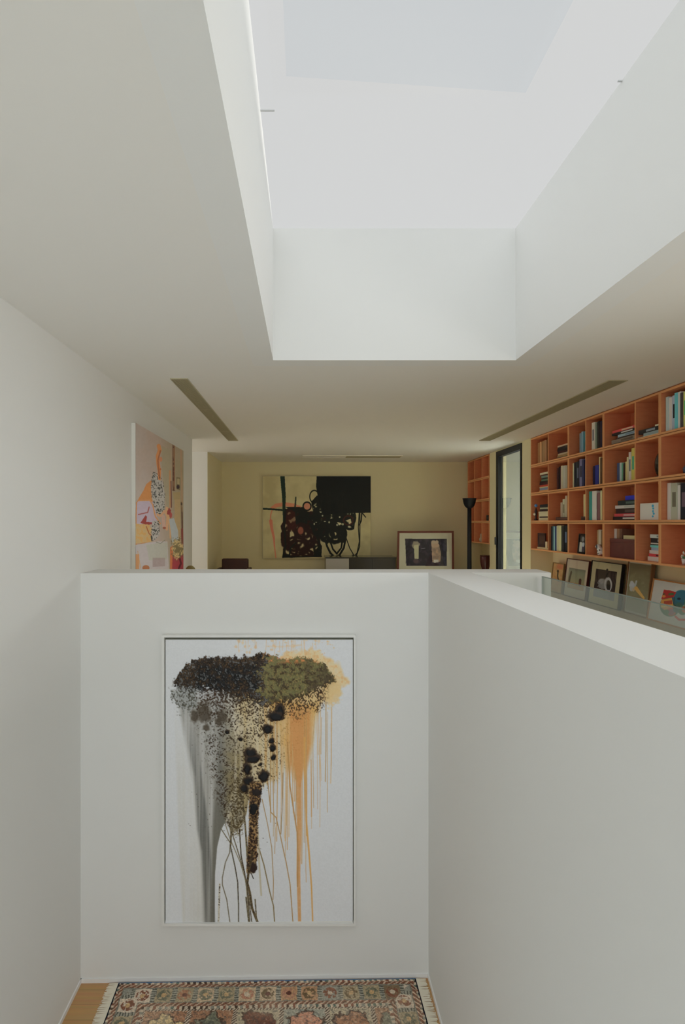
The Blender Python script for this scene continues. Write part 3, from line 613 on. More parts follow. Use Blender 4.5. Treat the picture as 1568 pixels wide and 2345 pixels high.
# ------------------------------------------------------------------ black scribble painting on the far wall
def scribble(c, S, T):
    R = random.Random(3); n1 = c.noise(30, 30, 1); n2 = c.noise(90, 90, 5)
    K = (16, 17, 14); BK = (30, 14, 12)
    c.mix(np.clip(n2 - .3, 0, .4), (170, 158, 126))
    c.stroke([(556, 492), (585, 470), (650, 458), (720, 468), (770, 486)], 30, (158, 96, 74), .95, tex=.75 + .4 * n1, soft=4)
    c.stroke([(560, 490), (545, 540), (540, 610), (556, 680), (570, 750), (585, 885)], 9, (152, 92, 72), .95, soft=3)
    c.stroke([(545, 590), (553, 650), (570, 720), (573, 790)], 26, (158, 92, 74), .95, w2=10, soft=4)
    c.poly([(618, 240), (654, 240), (662, 400), (655, 600), (640, 600), (634, 420)], (22, 34, 26))
    c.poly([(480, 487), (560, 491), (660, 500), (662, 514), (560, 506), (480, 502)], (24, 34, 28))
    c.poly([(735, 400), (746, 400), (742, 480), (728, 480)], (40, 44, 34))
    for cx, cy, rx, ry, w_ in [(690, 535, 42, 45, 26), (665, 640, 40, 58, 18), (720, 590, 60, 60, 22), (760, 520, 60, 34, 26), (690, 700, 62, 75, 22), (740, 700, 70, 110, 18), (800, 640, 80, 90, 22), (800, 740, 70, 100, 18), (760, 800, 90, 66, 18),
            (850, 700, 60, 110, 18), (870, 800, 60, 70, 16), (700, 820, 60, 60, 20), (650, 720, 28, 70, 14), (840, 580, 90, 66, 30), (900, 620, 90, 90, 30), (780, 660, 34, 40, 18), (850, 660, 36, 34, 14), (740, 770, 110, 60, 18), (820, 840, 60, 30, 14), (900, 760, 30, 100, 14)]:
        c.ell(cx, cy, rx, ry, BK, 1, .12, ring=w_ / min(rx, ry) * 1.12, nz=.5 + .3 * (n1 - .5))
    c.ell(705, 590, 50, 80, (56, 22, 18), .5, .3); c.ell(778, 665, 22, 30, (120, 66, 52), .9, .3); c.ell(830, 480, 34, 34, (150, 90, 72), .8, .2); c.ell(828, 475, 36, 38, K, 1, .1, ring=.3)
    c.ell(885, 400, 40, 54, K, 1, .08, ring=.2)
    c.poly([(650, 480), (790, 480), (860, 540), (900, 500), (960, 540), (1190, 520), (1205, 560), (1120, 590), (1060, 600), (1000, 690), (930, 730), (880, 700), (850, 620), (780, 600), (740, 620), (735, 520), (700, 500)], K, 1, tex=np.clip((n1 - .22) * 7, 0, 1))
    c.poly([(860, 440), (905, 390), (960, 400), (1000, 560), (880, 560)], K, 1, tex=np.clip((n1 - .25) * 7, 0, 1))
    for cx, cy, rx, ry, w_ in [(1045, 700, 75, 70, 26), (1060, 620, 90, 50, 22), (1045, 690, 40, 40, 22), (985, 700, 60, 60, 20), (1100, 690, 40, 70, 20), (1150, 590, 48, 44, 16), (1160, 640, 36, 22, 12), (1190, 560, 22, 50, 10), (1000, 620, 70, 40, 20)]:
        c.ell(cx, cy, rx, ry, K, 1, .12, ring=w_ / min(rx, ry) * 1.25, nz=.5 + .3 * (n1 - .5))
    c.ell(1150, 585, 42, 40, (50, 24, 20), 1, .15, ring=.25)
    for pts, w_ in [([(965, 720), (985, 790), (1010, 840), (1040, 868), (1080, 858), (1115, 800), (1130, 720)], 15), ([(1005, 740), (1030, 810), (1060, 845), (1095, 800), (1105, 730)], 13), ([(1235, 520), (1228, 640), (1236, 750), (1218, 840), (1196, 862), (1160, 800), (1125, 700)], 7),
            ([(1240, 530), (1240, 700), (1238, 790), (1214, 858)], 8), ([(1255, 530), (1250, 590), (1236, 620)], 10), ([(1180, 855), (1235, 866)], 5), ([(1000, 862), (1110, 866)], 11), ([(900, 700), (930, 780), (900, 860)], 16), ([(660, 500), (650, 640), (660, 780), (640, 872)], 14), ([(640, 872), (940, 866)], 10), ([(690, 860), (700, 800), (740, 760)], 12), ([(930, 640), (950, 720), (985, 760)], 18), ([(1120, 640), (1190, 650), (1200, 560)], 12)]:
        c.stroke(pts, w_, K, 1, soft=2)
    c.poly([(640, 850), (690, 850), (690, 876), (636, 876)], K); c.poly([(880, 780), (945, 780), (940, 872), (880, 872)], K, 1, tex=np.clip((n1 - .35) * 8, 0, 1))
    for i in range(26):
        x = R.uniform(870, 1200); y = R.uniform(440, 640); c.ell(x, y, R.uniform(4, 9), R.uniform(3, 9), (150, 142, 116), .8, .3)
    c.poly([(903, 238), (1330, 238), (1330, 525), (1100, 530), (960, 545), (915, 420), (898, 320)], (12, 13, 12))
    c.poly([(930, 350), (1160, 380), (1200, 540), (940, 560)], (20, 21, 18), .35, tex=np.clip((c.noise(12, 60, 9) - .4) * 5, 0, 1))
    for q in ((1270, 540), (1285, 560)): c.stroke([(1255, 525), q], 8, K)
z_ = 2.745
PT2 = thing('abstract_painting', P((725 - PX0) * z_, z_, -83 * z_), 'wide cream canvas with tangled black strokes and a black square on the far wall', 'painting')
M_edge = mat('raw_canvas_edge', (0.60, 0.55, 0.40), .8)
x0_, x1_ = -95 * U * z_, 151 * U * z_; t_, b2_ = EYE + 104 * U * z_, EYE - 83 * U * z_; k_ = (YF - .036) / YF
MB().box((x0_, YF - .032, b2_), (x1_, YF - .001, t_)).build('stretcher', M_edge, PT2)
fr = MB()
for q in [((x0_ - .008, YF - .04, b2_ - .008), (x0_, YF - .001, t_ + .008)), ((x1_, YF - .04, b2_ - .008), (x1_ + .008, YF - .001, t_ + .008)), ((x0_, YF - .04, t_), (x1_, YF - .001, t_ + .008)), ((x0_, YF - .04, b2_ - .008), (x1_, YF - .001, b2_))]: fr.box(*q)
fr.build('frame', M_edge, PT2)
canvas('canvas', (x0_, YF - .034, t_), (x1_ - x0_, 0, 0), (0, 0, b2_ - t_), 500, 380, scribble, (138, 125, 92), (146, 140, 134), PT2, CAN, crop=(460, 1020, 3.409))

# ------------------------------------------------------------------ tall pale portrait on the left wall
def portrait(c, S, T):
    R = random.Random(11); n = c.noise(26, 26, 2); nb = c.noise(160, 220, 3); n5 = c.noise(13, 16, 7, 2)
    c.mix(np.clip((c.X - 560) / 260, 0, 1), (140, 126, 96)); c.mix(np.clip((nb - .45) * 2, 0, .3), (158, 134, 112))
    O = (176, 116, 62); OD = (150, 84, 48); PK = (168, 150, 146); RD = (134, 52, 44); WH = (158, 152, 132)
    c.poly([(620, 500), (740, 560), (740, 1400), (690, 1400), (640, 1000), (610, 700)], (146, 134, 104), .8)
    # panelled strip and furniture to the right
    c.stroke([(785, 480), (785, 1120)], 34, (120, 84, 58), .95); c.stroke([(785, 480), (785, 1120)], 18, (80, 44, 34), .9, tex=np.clip((c.noise(40, 26, 8, 1) - .4) * 6, 0, 1)); c.stroke([(772, 480), (772, 1100)], 4, (84, 50, 36)); c.stroke([(805, 490), (805, 1100)], 4, (150, 112, 72))
    c.stroke([(735, 860), (740, 1360)], 34, (168, 122, 80), .8); c.stroke([(750, 1000), (754, 1370)], 14, (92, 46, 38)); c.stroke([(770, 1125), (805, 1130)], 10, (70, 40, 34))
    c.poly([(826, 940), (880, 950), (880, 1130), (826, 1110)], (108, 92, 62)); c.poly([(836, 960), (872, 966), (872, 1050), (836, 1040)], (150, 134, 96)); c.ell(848, 1080, 22, 28, (52, 34, 36)); c.poly([(780, 1160), (880, 1150), (880, 1250), (790, 1260)], (150, 128, 82), .8)
    c.poly([(800, 1260), (880, 1250), (885, 1850), (800, 1850)], (160, 134, 90), .9); c.stroke([(890, 550), (900, 1100), (905, 1300)], 24, (164, 124, 88), .5); c.stroke([(896, 1300), (905, 1500), (908, 1840)], 22, (112, 84, 54), .9, tex=.5 + n5); c.ell(898, 1320, 12, 18, (70, 50, 40)); c.stroke([(905, 1440), (908, 1700)], 16, (76, 44, 36), .9); c.stroke([(905, 1680), (912, 1950)], 30, (120, 54, 46), .9)
    # armchair and cushions at the left
    c.poly([(245, 1330), (300, 1230), (360, 1130), (400, 1040), (470, 985), (500, 1100), (505, 1300), (440, 1270), (330, 1270), (260, 1360)], O)
    c.poly([(244, 1330), (300, 1270), (440, 1265), (500, 1300), (540, 1450), (560, 1560), (500, 1600), (400, 1610), (244, 1600)], (164, 146, 146))
    c.stroke([(262, 1300), (256, 1500), (256, 1900), (250, 2230)], 14, O); c.stroke([(300, 1272), (450, 1268), (490, 1330), (530, 1500), (600, 1600)], 18, (188, 128, 78))
    c.stroke([(290, 1470), (420, 1440), (440, 1365)], 16, (146, 78, 70)); c.poly([(390, 1480), (410, 1500), (400, 1570), (480, 1580), (480, 1610), (400, 1615), (315, 1590)], RD)
    c.poly([(244, 1600), (420, 1610), (500, 1700), (480, 1850), (250, 1880)], (176, 146, 96)); c.poly([(244, 1600), (480, 1620), (470, 1860), (244, 1880)], (186, 136, 70), .8, tex=np.clip((n - .45) * 5, 0, 1)); c.stroke([(400, 1640), (440, 1740), (490, 1780)], 14, OD); c.stroke([(260, 1890), (400, 1865)], 8, O)
    c.poly([(244, 1900), (560, 1850), (700, 1850), (720, 2240), (244, 2240)], (166, 154, 142)); c.poly([(400, 1900), (700, 1860), (700, 2100), (440, 2120)], (160, 154, 134)); c.poly([(490, 2080), (665, 2080), (665, 2200), (490, 2210)], (140, 118, 108), .8, tex=.6 + .5 * n); c.stroke([(280, 1990), (320, 2230)], 10, (172, 140, 96)); c.ell(395, 2225, 50, 40, (150, 92, 54), 1, .1); c.poly([(244, 2030), (300, 2030), (300, 2240), (244, 2240)], O, .8)
    # standing figure: hair, patterned blouse
    c.stroke([(575, 500), (590, 560), (560, 640), (568, 760), (585, 860), (580, 970)], 54, (182, 118, 66), .95, w2=44, soft=4); c.stroke([(600, 570), (565, 700), (570, 800), (590, 960)], 20, OD, .9); c.ell(605, 690, 22, 34, (176, 112, 76), .9); c.ell(600, 830, 14, 14, (160, 92, 54))
    c.poly([(500, 880), (560, 900), (570, 980), (630, 1000), (660, 1180), (655, 1400), (610, 1500), (560, 1480), (520, 1380), (480, 1240), (465, 1080)], (160, 152, 136))
    c.poly([(490, 1560), (560, 1560), (590, 1760), (500, 1850), (470, 1750)], (160, 150, 134))
    pat = np.clip((n5 - .57) * 12, 0, 1)
    for pl in ([(490, 860), (560, 890), (640, 990), (665, 1180), (660, 1400), (610, 1500), (560, 1490), (520, 1400), (465, 1200), (465, 1040)], [(490, 1540), (580, 1540), (600, 1760), (490, 1850), (460, 1760)]): c.poly(pl, (58, 56, 48), .95, tex=pat)
    c.stroke([(560, 1470), (600, 1490), (660, 1420), (700, 1500), (690, 1680)], 34, (186, 138, 96), .9); c.stroke([(640, 1500), (650, 1640)], 50, (176, 140, 118), .9); c.ell(655, 1660, 24, 16, (140, 74, 50)); c.stroke([(690, 1380), (710, 1500), (735, 1640), (740, 1800)], 40, (192, 142, 92), .85, w2=20)
    c.ell(720, 1430, 26, 44, (134, 50, 46), 1, .2, n); c.ell(745, 1480, 20, 40, (150, 60, 54), .9, .3)
    c.poly([(720, 1540), (790, 1520), (850, 1700), (860, 1880), (770, 1880), (745, 1700)], (156, 156, 146)); c.stroke([(540, 1860), (600, 1880), (665, 1830)], 8, (110, 106, 84)); c.stroke([(470, 1780), (480, 1840)], 16, (50, 46, 38))
    # plant and red pot bottom right
    c.poly([(735, 1940), (780, 1900), (775, 2240), (735, 2240)], (176, 100, 58)); c.poly([(770, 2060), (925, 2040), (925, 2240), (765, 2240)], (140, 48, 52)); c.stroke([(870, 2080), (890, 2160), (860, 2230)], 26, (84, 28, 32))
    c.ell(850, 1960, 78, 130, (176, 152, 98), .95, .2, n); c.ell(850, 1950, 78, 120, (96, 82, 50), .8, .2, n + (n5 > .55) * -0.9 + .5)
    c.C += (n[..., None] - .5) * 6
pz0, pz1 = 1.2835, 1.79; pxf = -496 * U; ptz = EYE + 291 * U; pbz = EYE - 255 * U
PT3 = thing('portrait_painting', (XL, (pz0 + pz1) / 2 * D, pbz), 'tall pale painting of a figure in a patterned blouse on the left wall', 'painting')
MB().box((XL + .001, pz0 * D, pbz), (pxf - .0015, pz1 * D, ptz)).build('stretcher', mat('primed_canvas_edge', (0.84, 0.83, 0.78), .8), PT3)
canvas('canvas', (pxf, pz0 * D, ptz), (0, (pz1 - pz0) * D, 0), (0, 0, pbz - ptz), 360, 460, portrait, (158, 142, 124), (168, 162, 146), PT3, CAN, crop=(270, 940, 6.17))

# ------------------------------------------------------------------ framed picture leaning at the far end
fz_ = 2.60
def two_figures(c, S, T):
    n = c.noise(26, 30, 3)
    c.poly([(133, 1145), (602, 1145), (602, 1450), (148, 1450)], (24, 20, 20)); c.mix(np.where((c.X > 140) & (c.X < 596) & (c.Y > 1148) & (c.Y < 1446), np.clip((n - .5) * 3, 0, .5), 0), (52, 44, 40))
    c.ell(252, 1215, 50, 40, (112, 98, 66), .95, .25, n); c.poly([(232, 1220), (285, 1210), (285, 1370), (240, 1380)], (138, 126, 82), .95); c.ell(255, 1395, 30, 26, (60, 44, 36), .9, .3)
    c.ell(470, 1205, 46, 40, (140, 118, 80), .95, .2, n); c.poly([(428, 1200), (510, 1200), (536, 1300), (530, 1400), (440, 1410)], (132, 106, 70), .95, tex=.6 + .6 * n); c.poly([(455, 1380), (508, 1380), (508, 1410), (455, 1415)], (168, 158, 128)); c.stroke([(315, 1256), (355, 1252)], 8, (84, 78, 66))
def leaning(name, label, cat, A, B, C_, fw, th, wood, fn, crop, base, ref, nu=150, nv=120, rough=.5, matcol=None, grp=None, fwb=None, inner=None):
    """A top-left, B top-right, C bottom-left of the front face; th = depth of the frame behind it"""
    A, B, C_ = Vector(A), Vector(B), Vector(C_); u = (B - A); v = (C_ - A); nrm = v.cross(u).normalized(); uu = u.normalized(); vv = v.normalized(); back = -nrm * th
    g = thing(name, tuple(C_ + u / 2 + back / 2), label, cat, grp)
    Wd, Hg = u.length, v.length
    def bar(s0, s1, t0, t1, f0=0.0, f1=th):
        q = [A + uu * s + vv * t for s, t in ((s0, t1), (s1, t1), (s1, t0), (s0, t0))]
        fa = [p - nrm * f0 for p in q]; ba = [p - nrm * f1 for p in q]
        return [fa[0], fa[1], ba[1], ba[0], fa[3], fa[2], ba[2], ba[3]]
    m_ = MB(); m_.hexa(bar(0, Wd, 0, fw)); m_.hexa(bar(0, Wd, Hg - fw, Hg)); m_.hexa(bar(0, fw, fw, Hg - fw)); m_.hexa(bar(Wd - fw, Wd, fw, Hg - fw)); m_.build('frame', wood, g)
    m_ = MB(); m_.hexa(bar(fw, Wd - fw, fw, Hg - fw, .012, th)); m_.build('backing', mat('picture_backing', (.25, .2, .14), .8), g)
    o_ = A + uu * fw + vv * fw - nrm * .009
    canvas('picture', o_, uu * (Wd - 2 * fw), vv * (Hg - 2 * fw), nu, nv, fn, base, ref, g, vc_mat('print_paper', .5, .3), crop=crop)
    gp = MB(); qa = [A + uu * s + vv * t - nrm * .004 for s, t in ((fw, Hg - fw), (Wd - fw, Hg - fw), (Wd - fw, fw), (fw, fw))]
    gp.add(qa, [(0, 1, 2, 3)]); gp.build('glass', PG, g)
    return g
PG = glass_mat('picture_glass', (0.97, 0.97, 0.97), refl=0.6)
W_red = mat('red_brown_frame', (0.16, 0.045, 0.03), .4, .4)
A_ = P((910 - PX0) * (fz_ + .02), fz_ + .02, -21 * (fz_ + .02)); B_ = P((1038.8 - PX0) * (fz_ + .02), fz_ + .02, -20.5 * (fz_ + .02)); C2 = P((908.5 - PX0) * (fz_ - .03), fz_ - .03, -122 * (fz_ - .03))
FP = leaning('framed_picture', 'red brown framed picture of two pale figures on black leaning at the far wall', 'picture', A_, B_, C2, .036, .03, W_red, two_figures, (900, 1000, 4.9), (134, 122, 84), (134, 122, 92), 200, 160)
MB().box((C2[0] + .03, C2[1] - .12, 0), (B_[0] - .05, YF - .3, C2[2] - .008)).build('low_cabinet', M_ledge, None, label='low cream cabinet carrying the red brown framed picture', cat='cabinet')

# ------------------------------------------------------------------ five framed pictures standing on the ledge
XB_, XT_ = 1078, 1096
def ledge_pic(name, label, oa, ob, htop, fw, wood, fn, base, nu=150, nv=130, th=.036, hbot=-305.5, xt=XT_, xb=XB_, crop=(1250, 1270, 4.93), ref=(168, 160, 138)):
    za, zb = xt / oa, xt / ob
    return leaning(name, label, 'picture', P(xt, za, htop), P(xt, zb, htop), P(xb, za, hbot), fw, th, wood, fn, crop, base, ref, nu, nv, grp='framed pictures leaning along the ledge')
def pic_gold(c, S, T):
    n = c.noise(24, 24, 2)
    c.mix((c.Y > 0) * np.clip((n - .3) * 1.5, 0, .8), (150, 100, 58)); c.ell(160, 130, 40, 40, (156, 84, 56), .7, .5); c.ell(133, 188, 12, 16, (34, 24, 18), 1, .2); c.stroke([(134, 195), (130, 240), (138, 300)], 15, (36, 26, 20)); c.stroke([(128, 240), (150, 300)], 8, (40, 28, 20))
def inset(c, S, T, m, col):
    k = ((S > m[0]) & (S < 1 - m[1]) & (T > m[2]) & (T < 1 - m[3])); c.mix(k * 1.0, col); return k
def pic_beach(c, S, T):
    k = inset(c, S, T, (.13, .13, .24, .22), (112, 112, 84)); c.mix(k * np.clip((T - .35) * 2.2, 0, 1), (142, 128, 82)); c.mix(k * (T > .62) * .8, (148, 112, 62)); c.mix(k * np.clip((.33 - T) * 6, 0, .6), (78, 78, 64))
    c.ell(284, 195, 7, 14, (48, 40, 30)); c.stroke([(284, 200), (268, 260), (258, 320)], 20, (58, 44, 32)); c.ell(385, 285, 12, 14, (60, 34, 26)); c.stroke([(385, 290), (380, 345)], 28, (66, 36, 28))
    c.mix(((S > .12) & (S < .88) & (T > .23) & (T < .79) & ~k) * .6, (96, 90, 66))
def pic_ring(c, S, T):
    k = inset(c, S, T, (.15, .15, .17, .16), (44, 32, 28)); n = c.noise(20, 20, 4)
    c.ell(660, 330, 78, 66, (120, 116, 104), .95, .2, n); c.ell(700, 340, 44, 84, (150, 146, 132), 1, .12, ring=.36); c.ell(705, 350, 22, 60, (26, 20, 20), 1, .15); c.stroke([(690, 170), (688, 250)], 22, (26, 20, 20)); c.ell(620, 300, 26, 30, (132, 128, 116), .8, .3, n); c.mix(k * (T > .66), (110, 112, 104)); c.ell(690, 410, 30, 12, (150, 150, 140))
def pic_spoon(c, S, T):
    c.mix(((S < .035) | (S > .965) | (T > .965) | (T < .03)) * 1.0, (156, 146, 120)); n = c.noise(50, 50, 4); k = ((S > .035) & (S < .965) & (T < .965) & (T > .03))
    c.mix(k * np.clip((n - .3) * 1.2, 0, .5), (120, 112, 78)); c.mix(k * np.clip((.3 - T) * 1.6, 0, .5), (82, 70, 46)); c.mix(k * np.clip((T - .6) * 2, 0, .7), (128, 126, 98))
    c.ell(975, 345, 30, 42, (160, 160, 150), 1, .2, n); c.ell(962, 385, 20, 30, (158, 156, 140), .9, .3); c.stroke([(1020, 300), (1000, 370)], 20, (150, 152, 136)); c.stroke([(1015, 380), (1060, 440), (1100, 490)], 42, (186, 142, 72), 1, w2=26, soft=4); c.ell(985, 395, 16, 22, (166, 150, 118), .9, .3)
def pic_color(c, S, T):
    n = c.noise(40, 40, 2)
    E = c.ell
    E(1400, 580, 116, 120, (52, 96, 62), 1, .08); E(1500, 500, 90, 85, (34, 84, 92), 1, .08); E(1530, 470, 90, 70, (28, 92, 104), 1, .1)
    c.poly([(1300, 500), (1330, 395), (1400, 405), (1470, 425), (1440, 480), (1310, 505)], (160, 46, 40)); c.stroke([(1330, 450), (1430, 445)], 26, (60, 84, 44), 1, tex=np.clip((n - .3) * 4, 0, 1))
    c.poly([(1300, 510), (1420, 490), (1440, 590), (1340, 630), (1290, 590)], (206, 130, 62)); c.poly([(1330, 525), (1420, 515), (1425, 560), (1330, 560)], (150, 66, 44)); c.stroke([(1300, 590), (1420, 570)], 12, (216, 166, 76))
    E(1415, 645, 52, 46, (176, 76, 48), 1, .1); E(1415, 650, 34, 34, (120, 74, 88), .9, .2); E(1360, 650, 30, 30, (60, 100, 56)); E(1480, 620, 46, 40, (60, 104, 112), 1, .1); E(1500, 600, 60, 50, (46, 90, 70), .8, .2, n); E(1540, 640, 44, 44, (50, 96, 60), 1, .1); E(1570, 620, 40, 40, (170, 88, 56), 1, .1)
    c.stroke([(1460, 700), (1500, 735), (1580, 738)], 24, (176, 60, 56)); E(1330, 470, 20, 14, (190, 110, 50)); E(1500, 500, 20, 14, (20, 40, 50)); E(1620, 560, 60, 150, (60, 100, 70), 1, .1); E(1640, 480, 50, 60, (190, 80, 50), 1, .1); c.stroke([(1450, 480), (1440, 560), (1480, 600)], 8, (24, 50, 54))
BL = (0.012, 0.01, 0.012)
W_gold = mat('dull_gold_frame', (0.30, 0.19, 0.08), .45, .5); W_dkr = mat('dark_mahogany_frame', (0.09, 0.02, 0.018), .4, .4); W_blk = mat('black_frame', BL, .4, .4); W_brn = mat('brown_oak_frame', (0.22, 0.11, 0.045), .45, .4); W_org = mat('orange_beech_frame', (0.55, 0.25, 0.09), .45, .4)
ledge_pic('framed_picture', 'small gold framed picture of a dark figure, farthest along the ledge', 568.5, 594, -177, .013, W_gold, pic_gold, (158, 128, 76), 60, 90, th=.022, xt=1092)
ledge_pic('framed_picture', 'mahogany framed beach photograph with cream mat beside the small gold picture', 600.5, 652, -151, .010, W_dkr, pic_beach, (160, 148, 118))
ledge_pic('framed_picture', 'black framed picture of a pale ring shape on dark ground', 657.5, 728, -146, .009, W_blk, pic_ring, (152, 142, 102), 180, 150)
ledge_pic('framed_picture', 'tall brown framed olive picture with white and orange spoon shape', 741, 796, -128.5, .012, W_brn, pic_spoon, (108, 100, 68), 140, 180)
ledge_pic('framed_picture', 'beech framed print of a multicoloured cluster, nearest on the ledge', 798, 918, -177, .012, W_org, pic_color, (172, 168, 152), 240, 150, xb=1074)

# ------------------------------------------------------------------ oriental rug on the landing
def rugfn(c, S, T):
    u = S * RW / U; v = T * RL / U; _a = c.noise(9, 9, 71, 2) - .5; _b = c.noise(9, 9, 72, 2) - .5; u = u + 4.5 * _a * (u > 3) * (u < RW / U - 3); v = v + 4.5 * _b * (v > 2); W_, L_ = RW / U, RL / U
    du = np.minimum(u, W_ - u); dv = np.minimum(v, L_ - v); d = np.minimum(du, dv); alng = np.where(dv < du, u, v)
    def rnd(i, j, s): return ((np.sin(i * 12.9898 + j * 78.233 + s * 37.719) * 43758.5453) % 1)
    n1 = c.noise(5, 5, 1); n2 = c.noise(16, 16, 2); n3 = c.noise(120, 90, 5); wear = np.clip((c.noise(90, 90, 9) - .42) * 4, 0, 1)
    CR = np.array((160, 144, 118.)); RU = np.array((112, 66, 46.)); BLU = np.array((108, 106, 90.)); TN = np.array((128, 106, 74.)); DK = np.array((66, 50, 38.)); PKc = np.array((146, 112, 84.))
    c.C[:] = TN
    def pick(r, cols):
        k = np.floor(r * len(cols)).astype(int) % len(cols); return np.array(cols)[k]
    # dots
    def dots(m, pitch):
        i = np.floor(alng / pitch); f = (alng / pitch) % 1; col = np.where((f < .5)[..., None], CR, pick(rnd(i, d * 0, 3), [RU, DK, BLU, (70, 84, 70), RU])); c.C[m] = col[m]
    def zig(m, lo, hi, pitch):
        f = ((alng / pitch) + (d - lo) / (hi - lo) * .9) % 1; col = np.where((f < .45)[..., None], RU, np.where((f < .62)[..., None], DK, np.where((f < .85)[..., None], PKc, CR))); c.C[m] = (col * (.85 + .3 * n1[..., None]))[m]
    dots(d < 7, 12.5); zig((d >= 7) & (d < 16), 7, 16, 13)
    m = (d >= 16) & (d < 19); c.C[m] = (BLU * .9)
    m = (d >= 19) & (d < 57); p = 46.; i = np.floor(alng / p); f = (alng / p) % 1; g = (d - 19) / 38
    base = pick(rnd(i, 0 * i, 1), [(158, 134, 100), (116, 114, 98), (150, 110, 74), (104, 84, 58), (164, 148, 124), (132, 116, 84)])
    rr = np.hypot((f - .38) / .34, (g - .5) / .42); mot = pick(rnd(i, 0 * i, 2), [(110, 64, 44), (90, 70, 44), (140, 88, 58), (86, 86, 66), (150, 100, 74)])
    col = np.where(((rr < .95) & (n1 > .44))[..., None], mot, base); col = np.where((rr < .35)[..., None], pick(rnd(i, 0 * i, 7), [CR, (84, 46, 36), (160, 126, 80)]), col)
    lad = (f > .78); lf = (d / 6.5) % 1; col = np.where(lad[..., None], np.where((lf < .45)[..., None], BLU * .62, BLU * 1.15), col); c.C[m] = col[m]
    m = (d >= 57) & (d < 59); c.C[m] = BLU * .85
    zig((d >= 59) & (d < 68), 59, 68, 13); dots((d >= 68) & (d < 76), 12.5)
    m = d >= 76; pu, pv = 98., 84.; iu = np.floor((u - 76) / pu); iv = np.floor((v - 76) / pv); fu = ((u - 76) / pu) % 1; fv = ((v - 76) / pv) % 1
    base = pick(rnd(iu, iv, 4), [(164, 148, 122), (100, 48, 36), (140, 96, 66), (150, 136, 104), (128, 126, 106), (168, 150, 130)])
    mot = pick(rnd(iu, iv, 5), [(140, 96, 66), (176, 150, 96), (96, 54, 38), (98, 98, 76), (166, 112, 84)])
    rr = np.hypot((fu - .5) / .4, (fv - .5) / .4) + (n2 - .5) * 1.3
    col = np.where((rr < .8)[..., None], mot, base); col = np.where(((rr < .95) & (rr > .8))[..., None], DK * 1.2, col); col = np.where(((n1 > .6))[..., None], col * .6 + 20, col); col = np.where((n1 < .32)[..., None], col * .6 + CR * .4, col)
    ed = (fu < .05) | (fu > .95) | (fv < .05) | (fv > .95); ch = ((u + v) / 7 % 1) < .5; col = np.where(ed[..., None], np.where(ch[..., None], CR, DK), col); c.C[m] = col[m]
    c.C = c.C * (1 - .3 * wear[..., None]) + CR * .3 * wear[..., None]
    c.C *= (.86 + .28 * c.noise(2.2, 2.2, 21, 1))[..., None]; c.C += (n3[..., None] - .5) * 14
    lum = c.C.mean(-1, keepdims=True); c.C = (c.C * .78 + lum * np.array((1.12, .98, .80)) * .22) * .93
    edge = du < 2.6; c.C[edge] = (20, 20, 24); top = dv < 1.6; c.C[top] = (50, 74, 94)
RW = 676 * U; RL = 1.25; RT = LOW + .009
r0 = Vector((-423.5 * U * .995, yl - .012 + .0, RT)); ang = math.atan2(yr - yl, xr - XL)
ru = Vector((math.cos(ang), math.sin(ang), 0)); rv = Vector((.0235, -1, 0)).normalized()
r0.y = wall_y(r0.x) - .018
RG = thing('rug', tuple(r0 + ru * RW / 2 + rv * RL / 2 - Vector((0, 0, .009))), 'patterned oriental rug with cream fringes lying on the landing floor', 'rug')
canvas('rug_face', r0, ru * RW, rv * RL, 676, 340, rugfn, (138, 112, 76), (158, 154, 144), RG, vc_mat('rug_wool', .95, .1), crop=None)
m_ = MB(); q = [r0, r0 + ru * RW, r0 + ru * RW + rv * RL, r0 + rv * RL]; lo = [Vector((p.x, p.y, LOW + .0005)) for p in q]; hi_ = [Vector((p.x, p.y, RT - .0008)) for p in q]
m_.hexa([lo[3], lo[2], lo[1], lo[0], hi_[3], hi_[2], hi_[1], hi_[0]]); m_.build('rug_base', mat('rug_warp', (.10, .10, .12), .9), RG)
M_fr = mat('cream_fringe', (0.88, 0.83, 0.70), .9, .1)
for side in (-1, 1):
    m_ = MB(); R = random.Random(8 + side); st_ = r0 if side < 0 else r0 + ru * RW; dr = ru * side
    n_ = 330
    for i in range(n_):
        b = st_ + rv * (RL * (i + .5) / n_); L_ = .068 * R.uniform(.86, 1.1) * (1 if side < 0 else .95); w_ = RL / n_ * .62
        sk_ = rv * R.uniform(-.006, .006); z0 = LOW + .006; z1 = LOW + .0015 + R.uniform(0, .002)
        a0 = b - rv * w_ - dr * .002; a1 = b + rv * w_ - dr * .002; e0 = b - rv * w_ * .8 + dr * L_ + sk_; e1 = b + rv * w_ * .8 + dr * L_ + sk_
        m_.add([(a0.x, a0.y, z0), (a1.x, a1.y, z0), (e1.x, e1.y, z1), (e0.x, e0.y, z1), ((a0.x + a1.x) / 2, (a0.y + a1.y) / 2, z0 + .003), ((e0.x + e1.x) / 2, (e0.y + e1.y) / 2, z1 + .003)], [(0, 3, 5, 4), (4, 5, 2, 1), (0, 4, 1), (3, 2, 5), (0, 1, 2, 3)])
    m_.build('fringe', M_fr, RG)
